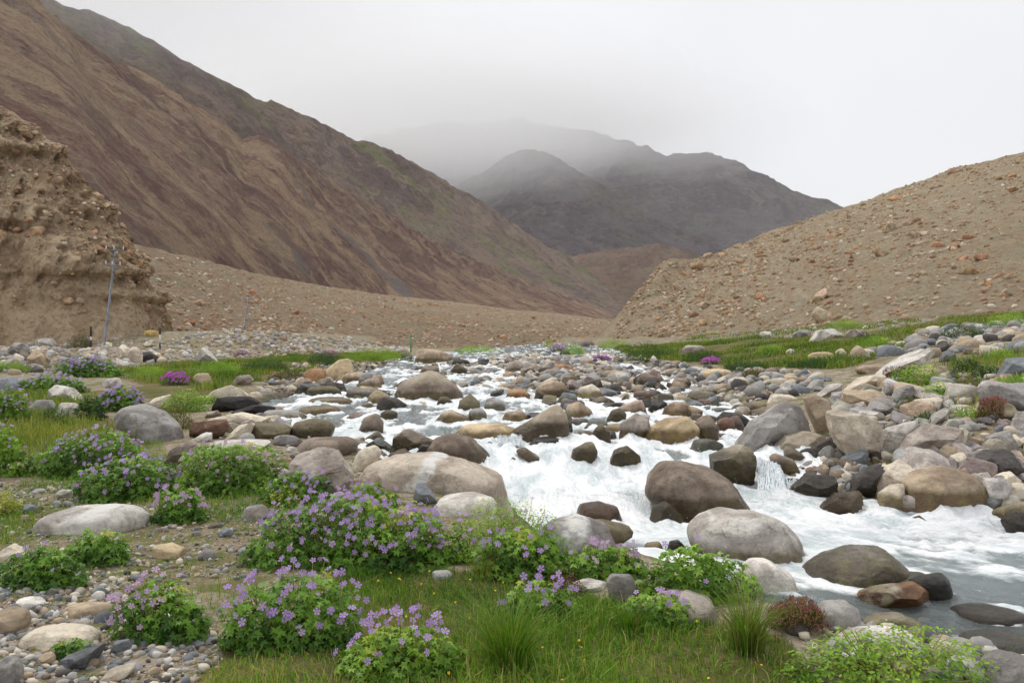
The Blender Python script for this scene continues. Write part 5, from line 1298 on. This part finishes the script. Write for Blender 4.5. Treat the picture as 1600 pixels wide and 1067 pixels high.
for x0, x1, yt, yb, m_, lf, lb in [
    (1070, 1130, 548, 568, M_DRK, 'needle', 'dark green hummock below the rill in the meadow'), (1230, 1300, 562, 578, M_DRK, 'needle', 'dark green hummock in front of the large tan meadow rock'),
    (1180, 1230, 540, 553, M_SHR, 'needle', 'bright green hummock in the middle of the meadow'), (1340, 1400, 528, 545, M_SHR, 'needle', 'bright green hummock behind the rubble strip'),
    (1470, 1540, 510, 530, M_DRK, 'needle', 'dark green hummock above the rubble strip'), (1540, 1620, 492, 514, M_SHR, 'needle', 'bright green hummock highest on the meadow'),
    (1290, 1350, 500, 514, M_SHR, 'needle', 'green hummock at the foot of the moraine'), (1400, 1460, 468, 484, M_DRK, 'needle', 'dark scrub patch on the lower moraine'),
    (1330, 1370, 484, 496, M_SHR, 'needle', 'small bright scrub patch on the lower moraine'), (1110, 1140, 505, 514, M_SHR, 'needle', 'tiny scrub patch at the moraine nose'),
    (300, 380, 566, 588, M_SHR, 'needle', 'bright green hummock beside the large pale peaked boulder'), (380, 450, 562, 582, M_DRK, 'needle', 'dark green hummock in the near bank meadow'),
    (420, 480, 580, 594, M_MOS, 'needle', 'olive hummock overhanging the near shore cobbles'), (205, 265, 575, 592, M_SHR, 'needle', 'bright green hummock behind the magenta patch'),
    (60, 110, 640, 668, M_DRK, 'needle', 'dark grassy hummock beside the small orange brick'), (296, 345, 618, 632, M_SHR, 'oval', 'small bright sprig behind the broad cream slab'),
    (1486, 1545, 640, 660, M_SHR, 'needle', 'green tuft beside the dark red dome cushion'), (1430, 1470, 648, 664, M_DRK, 'needle', 'green tuft below the flat topped cream stone'),
    (1560, 1640, 588, 606, M_SHR, 'needle', 'bright tuft above the long grey block')]:
    bush('grass_clump', x0, x1, yt, yb, m_, lf, .08, lb, 'grass', 0, dens=1.0, stems=False)

# ------------------------------------------------------------------ grass
def blades(P, H, W, lean=.35, bend=.5):
    n = len(P)
    a = rng.uniform(0, 6.28, n); side = np.stack([np.cos(a), np.sin(a), 0*a], 1)
    b_ = rng.uniform(0, 6.28, n); ld = np.stack([np.cos(b_), np.sin(b_), 0*b_], 1)*(lean*np.abs(rng.normal(size=n)))[:, None]
    up = np.array([0, 0, 1.])
    m = P + (up + ld*.6)*(H*.55)[:, None]; t = P + (up*(1-bend*.3) + ld*(1+bend))*H[:, None]
    w = side*W[:, None]*.5
    V = np.stack([P-w, P+w, m-w*.8, m+w*.8, t], 1).reshape(-1, 3)
    F = (np.array([(0, 1, 3), (0, 3, 2), (2, 3, 4)])[None] + (np.arange(n)*5)[:, None, None]).reshape(-1, 3)
    return V, F
def clear_of_stones(q, f=.85):
    ok = np.ones(len(q), bool)
    for sx, sy, sr, sdp in STONES:
        ok &= ((q[:, 0]-sx)/(sr*f))**2 + ((q[:, 1]-sy)/(sdp*f))**2 > 1
    return ok
GL = dict(lawn='short green lawn grass on the near bank', tall='tall grass among boulders on both banks', meadow='green meadow grass on the upper banks')
for key in ('lawn', 'tall', 'meadow'):
    Vs, Fs, Ts, k0 = [], [], [], 0
    for k, P, dn, h, w in GP:
        if k != key: continue
        n = int(min(area(P)*dn, 40000)); q = scatter(P, n)
        pf = 1.1 if key == 'lawn' else .45
        patch = fbm(p3(q[:, 0]*pf, q[:, 1]*pf), 3, 77)
        keep = clear_of_stones(q) & ((rng.random(n) < np.clip(.8+patch*1.1, .3, 1)) if key == 'lawn' else rng.random(n) < np.clip(.6+patch*3.2, 0, 1)) & (sdist(q[:, 0], q[:, 1]) > .12)
        q = q[keep]; patch = patch[keep]; n = len(q)
        z = ground_h(q[:, 0], q[:, 1])
        V, F = blades(np.column_stack([q, z-.005]), h*rng.uniform(.45, 1.6, n)*(1+.6*patch), w*rng.uniform(.6, 1.3, n), .45)
        tone = np.clip(.45 + .6*fbm(p3(q[:, 0]*.9, q[:, 1]*.9), 3, 91) + .3*rng.normal(size=n), 0, 1)
        Vs.append(V); Fs.append(F+k0); Ts.append(np.repeat(tone, 5)); k0 += len(V)
    add('grass', mesh('grass', np.vstack(Vs), np.vstack(Fs), {'v': np.concatenate(Ts)}), M_GRASS[key], label=GL[key], cat='grass', kind='stuff')

M_STRAW = mat_leaf('straw_blade', lin(96, 96, 50), lin(176, 160, 104), lin(190, 176, 126))
def tuft(px, py, wpx, hpx, n, label, dry=.25):
    p = on_ground(px, py); d = p[1]
    root = empty('grass_tuft', (p[0], d, float(ground_h(np.array([p[0]]), np.array([d]))[0])), label, 'grass')
    for nm, m_, cnt in (('blade', M_GRASS['lawn'], int(n*(1-dry))), ('dry_blade', M_STRAW, int(n*dry))):
        a = rng.uniform(0, 6.28, cnt); r = (wpx/F_PX*d*.17)*rng.random(cnt)
        P = np.stack([r*np.cos(a), r*np.sin(a), 0*a-.01], 1)
        H = hpx/F_PX*d*rng.uniform(.25, 1.15, cnt)
        out = np.stack([np.cos(a), np.sin(a), 0*a], 1)*(.05+.85*rng.random(cnt)**1.3)[:, None]; out += rng.normal(size=out.shape)*np.array([.16, .16, 0])
        s_ = rng.uniform(0, 6.28, cnt); side = np.stack([np.cos(s_), np.sin(s_), 0*s_], 1)*.0022
        ts = [0, .35, .7, 1.0]; rows = []
        for t in ts:
            c = P + np.array([0, 0, 1])*(H*(t-.28*t**3))[:, None] + out*(H*t**2)[:, None]
            rows += [c-side*(1-t*.9), c+side*(1-t*.9)]
        V = np.stack(rows, 1).reshape(-1, 3)
        f = np.array([(0, 1, 3, 2), (2, 3, 5, 4), (4, 5, 7, 6)])
        F = (f[None]+(np.arange(cnt)*8)[:, None, None]).reshape(-1, 4)
        add(nm+'s', mesh(nm+'s', V, F, {'v': np.repeat(rng.random(cnt)*.8, 8)}), m_, root, kind='stuff')
tuft(795, 1045, 190, 150, 900, 'tall dark grass tuft in the near lawn', .14)
tuft(1168, 1018, 130, 135, 620, 'tall straw tipped grass tuft before the whitish boulder', .35)
tuft(750, 905, 70, 70, 120, 'thin straw grass tuft at the end of the longest flower bush', .5)
tuft(985, 985, 120, 60, 420, 'low grass tuft in front of the pinkish lichened boulder', .1)
tuft(70, 660, 90, 34, 260, 'tall grass tuft in front of the whitish block', .2)

# ------------------------------------------------------------------ poles, posts and a brick
M_POLE = mat_plain('galvanised_steel', lin(126, 130, 138), .45, 3.0, .5, .5)
M_BASE = mat_plain('rusty_pole_base', lin(78, 56, 48), .8, 4.0)
M_INS = mat_plain('white_porcelain', lin(220, 220, 222), .25, None, .6)
M_GPOST = mat_plain('green_paint', lin(92, 150, 92), .5, 8.0); M_BLK = mat_plain('black_paint', lin(40, 40, 42), .5); M_WHT = mat_plain('white_paint', lin(216, 216, 212), .5)
M_BRICK = mat_plain('fired_brick', lin(184, 140, 92), .9, 30.0)
def box(c, s):
    V = np.array([(x, y, z) for x in (-1, 1) for y in (-1, 1) for z in (-1, 1)], float)*np.array(s)/2+np.array(c)
    return V, np.array([(0, 1, 3, 2), (4, 6, 7, 5), (0, 4, 5, 1), (2, 3, 7, 6), (0, 2, 6, 4), (1, 5, 7, 3)])
def pole(px_b, py_b, px_t, py_t, d, label, arms, rad=.085):
    b_, t_ = at(px_b, py_b, d), at(px_t, py_t, d)
    gz = float(ground_h(np.array([b_[0]]), np.array([d]))[0]); b_[2] = min(b_[2], gz)
    root = empty('utility_pole', tuple(b_), label, 'pole')
    ax = t_-b_; Lh = np.linalg.norm(ax)
    V, F = tube([ax*t for t in (-.03, .1, .1001, .42, .4201, .75, .7501, 1)], [rad*1.25, rad*1.2, rad*1.1, rad*1.02, rad*.92, rad*.82, rad*.74, rad*.66], 10); add('shaft', mesh('shaft', V, F), M_POLE, root)
    V, F = tube([ax*t for t in (-.02, .105)], [rad*1.32, rad*1.28], 10); add('base_sleeve', mesh('base_sleeve', V, F), M_BASE, root)
    V, F = tube([ax*1.0, ax*1.008], [rad*.9, rad*.3], 10); add('cap', mesh('cap', V, F), M_POLE, root)
    for k, (f, hw) in enumerate(arms):
        c = ax*f; a0 = c+np.array([-hw, -.1, .0]); a1 = c+np.array([hw, -.1, -.06])
        V, F = tube([a0, a1], [.035, .035], 6); arm = add('crossarm', mesh('crossarm', V, F), M_POLE, root)
        for e_ in (a0, a1, a0*.55+a1*.45):
            V, F = tube([e_+np.array([0, 0, z]) for z in (.0, .06, .10, .16, .20, .28)], [.015, .025, .045, .03, .045, .015], 8)
            add('insulator', mesh('insulator', V, F), M_INS, arm)
        V, F = tube([c+np.array([0, -.05, -.6]), a1*.6+c*.4], [.025, .025], 5); add('brace', mesh('brace', V, F), M_POLE, root)
        V, F = tube([c+np.array([0, -.05, -.6]), a0*.6+c*.4], [.025, .025], 5); add('brace', mesh('brace', V, F), M_POLE, root)
    return root
pole(160, 561, 181, 386, 56, 'grey leaning electricity pole standing nearest the cliff', [(.975, .6), (.84, .5)])
pole(376, 545, 389, 462, 118, 'grey leaning electricity pole second along the valley', [(.93, .9)], .14)
pole(449, 541, 454, 484, 165, 'grey electricity pole third and smallest along the valley', [(.95, .9)], .13)
def post(px, y0, y1, d, parts_, label, name):
    b_ = at(px, y1, d); gz = float(ground_h(np.array([b_[0]]), np.array([d]))[0]); h = at(px, y0, d)[2]-gz
    root = empty(name, (b_[0], d, gz), label, 'post')
    for nm, a, c, r, m_ in parts_:
        V, F = tube([(0, 0, a*h-(.2 if a == 0 else 0)), (0, 0, c*h)], [r, r], 8); add(nm, mesh(nm, V, F), m_, root)
post(642, 524, 549, 75, [('shaft', 0, .93, .06, M_GPOST), ('cap', .93, 1, .075, M_GPOST)], 'thin green post behind the large upstream tan boulder', 'boundary_post')
post(142, 510, 526, 60, [('lower_stripe', 0, .38, .07, M_BLK), ('middle_stripe', .38, .55, .07, M_WHT), ('upper_stripe', .55, 1, .07, M_BLK)], 'black and white roadside post behind the pole', 'marker_post')
post(250, 513, 527, 60, [('lower_stripe', 0, .3, .06, M_BLK), ('middle_stripe', .3, .7, .06, M_WHT), ('upper_stripe', .7, 1, .06, M_BLK)], 'black and white roadside post beside the yellow painted boulder', 'marker_post')
p = on_ground(78, 661); V, F = box((0, 0, .03), (.17, .1, .11)); o = add('brick', mesh('brick', V, F, smooth_shade=False), M_BRICK, loc=tuple(p), label='small orange brick standing in the near bank grass', cat='brick'); o.rotation_euler = (0, .1, .3)
o.modifiers.new('bevel', 'BEVEL').width = .008

# yellow buttercups and straw litter on the lawn
q = scatter(GP[0][1], 46); q = q[clear_of_stones(q)]
nb_ = len(q); P = np.column_stack([q, ground_h(q[:, 0], q[:, 1])+.05])
V, F = stamp(FTV, FTF, P, frames(rng.normal(size=(nb_, 3))*.4+np.array([0, -.5, .8]), rng.uniform(0, 6, nb_)), np.full(nb_, .006))
add('buttercups', mesh('buttercups', V, F), mat_plain('buttercup_petal', lin(230, 196, 40), .6), label='tiny yellow flowers scattered through the lawn', cat='flowers', kind='stuff')

# ------------------------------------------------------------------ low cloud and haze
def vol(name, density, color):
    m = bpy.data.materials.new(name); m.use_nodes = True; t = m.node_tree; t.nodes.clear()
    o_ = t.nodes.new('ShaderNodeOutputMaterial'); v = t.nodes.new('ShaderNodeVolumePrincipled')
    v.inputs['Density'].default_value = density; v.inputs['Color'].default_value = (*color, 1); v.inputs['Anisotropy'].default_value = 0.0
    t.links.new(v.outputs[0], o_.inputs['Volume']); return m
def low_cloud(px, py, d, rx, ry, rz, depth, seed, label):
    """a bank of low cloud, thinning outwards: nested bodies of even air"""
    V, F = ico(4); c = at(px, py, d)
    n = 1 + .30*fbm(V*1.5+seed, 3, seed)
    for k, (f, nm) in enumerate(((1.0, 'outermost veil'), (.84, 'outer layer'), (.68, 'inner layer'), (.5, 'core'))):
        me = mesh('low_cloud', V*np.array([rx, ry, rz])*(n*f)[:, None], F)
        add('low_cloud', me, vol('low_cloud_air', depth/4, (.996, .997, 1.0)), loc=tuple(c), label=nm+' of the '+label, cat='low_cloud', kind='stuff')
if LOW_CLOUD:
    low_cloud(620, 165, 3950, 1500, 900, 370, .0017, 5, 'low cloud over the farthest peaks')
    low_cloud(690, 215, 2580, 620, 420, 250, .0016, 9, 'low cloud against the middle mountain')
    low_cloud(930, 185, 3600, 900, 500, 280, .0011, 12, 'low cloud across the far shoulder')
    low_cloud(110, -70, 980, 460, 240, 160, .0022, 14, 'low cloud on the green mountain crest')
if HAZE:
    V, F = box((0, 5900, 950), (16000, 12800, 1920)); lowest = min(min(v.co.z for v in o_.data.vertices) for o_ in bpy.data.objects if o_.type == 'MESH' and o_.get('kind') == 'structure')
    V[:, 2] = np.where(V[:, 2] > 0, 1900, lowest-1)
    add('haze', mesh('haze', V, F, smooth_shade=False), vol('haze_air', .000045, (.98, .988, 1.0)), label='thin pale haze filling the valley air', cat='haze', kind='stuff')
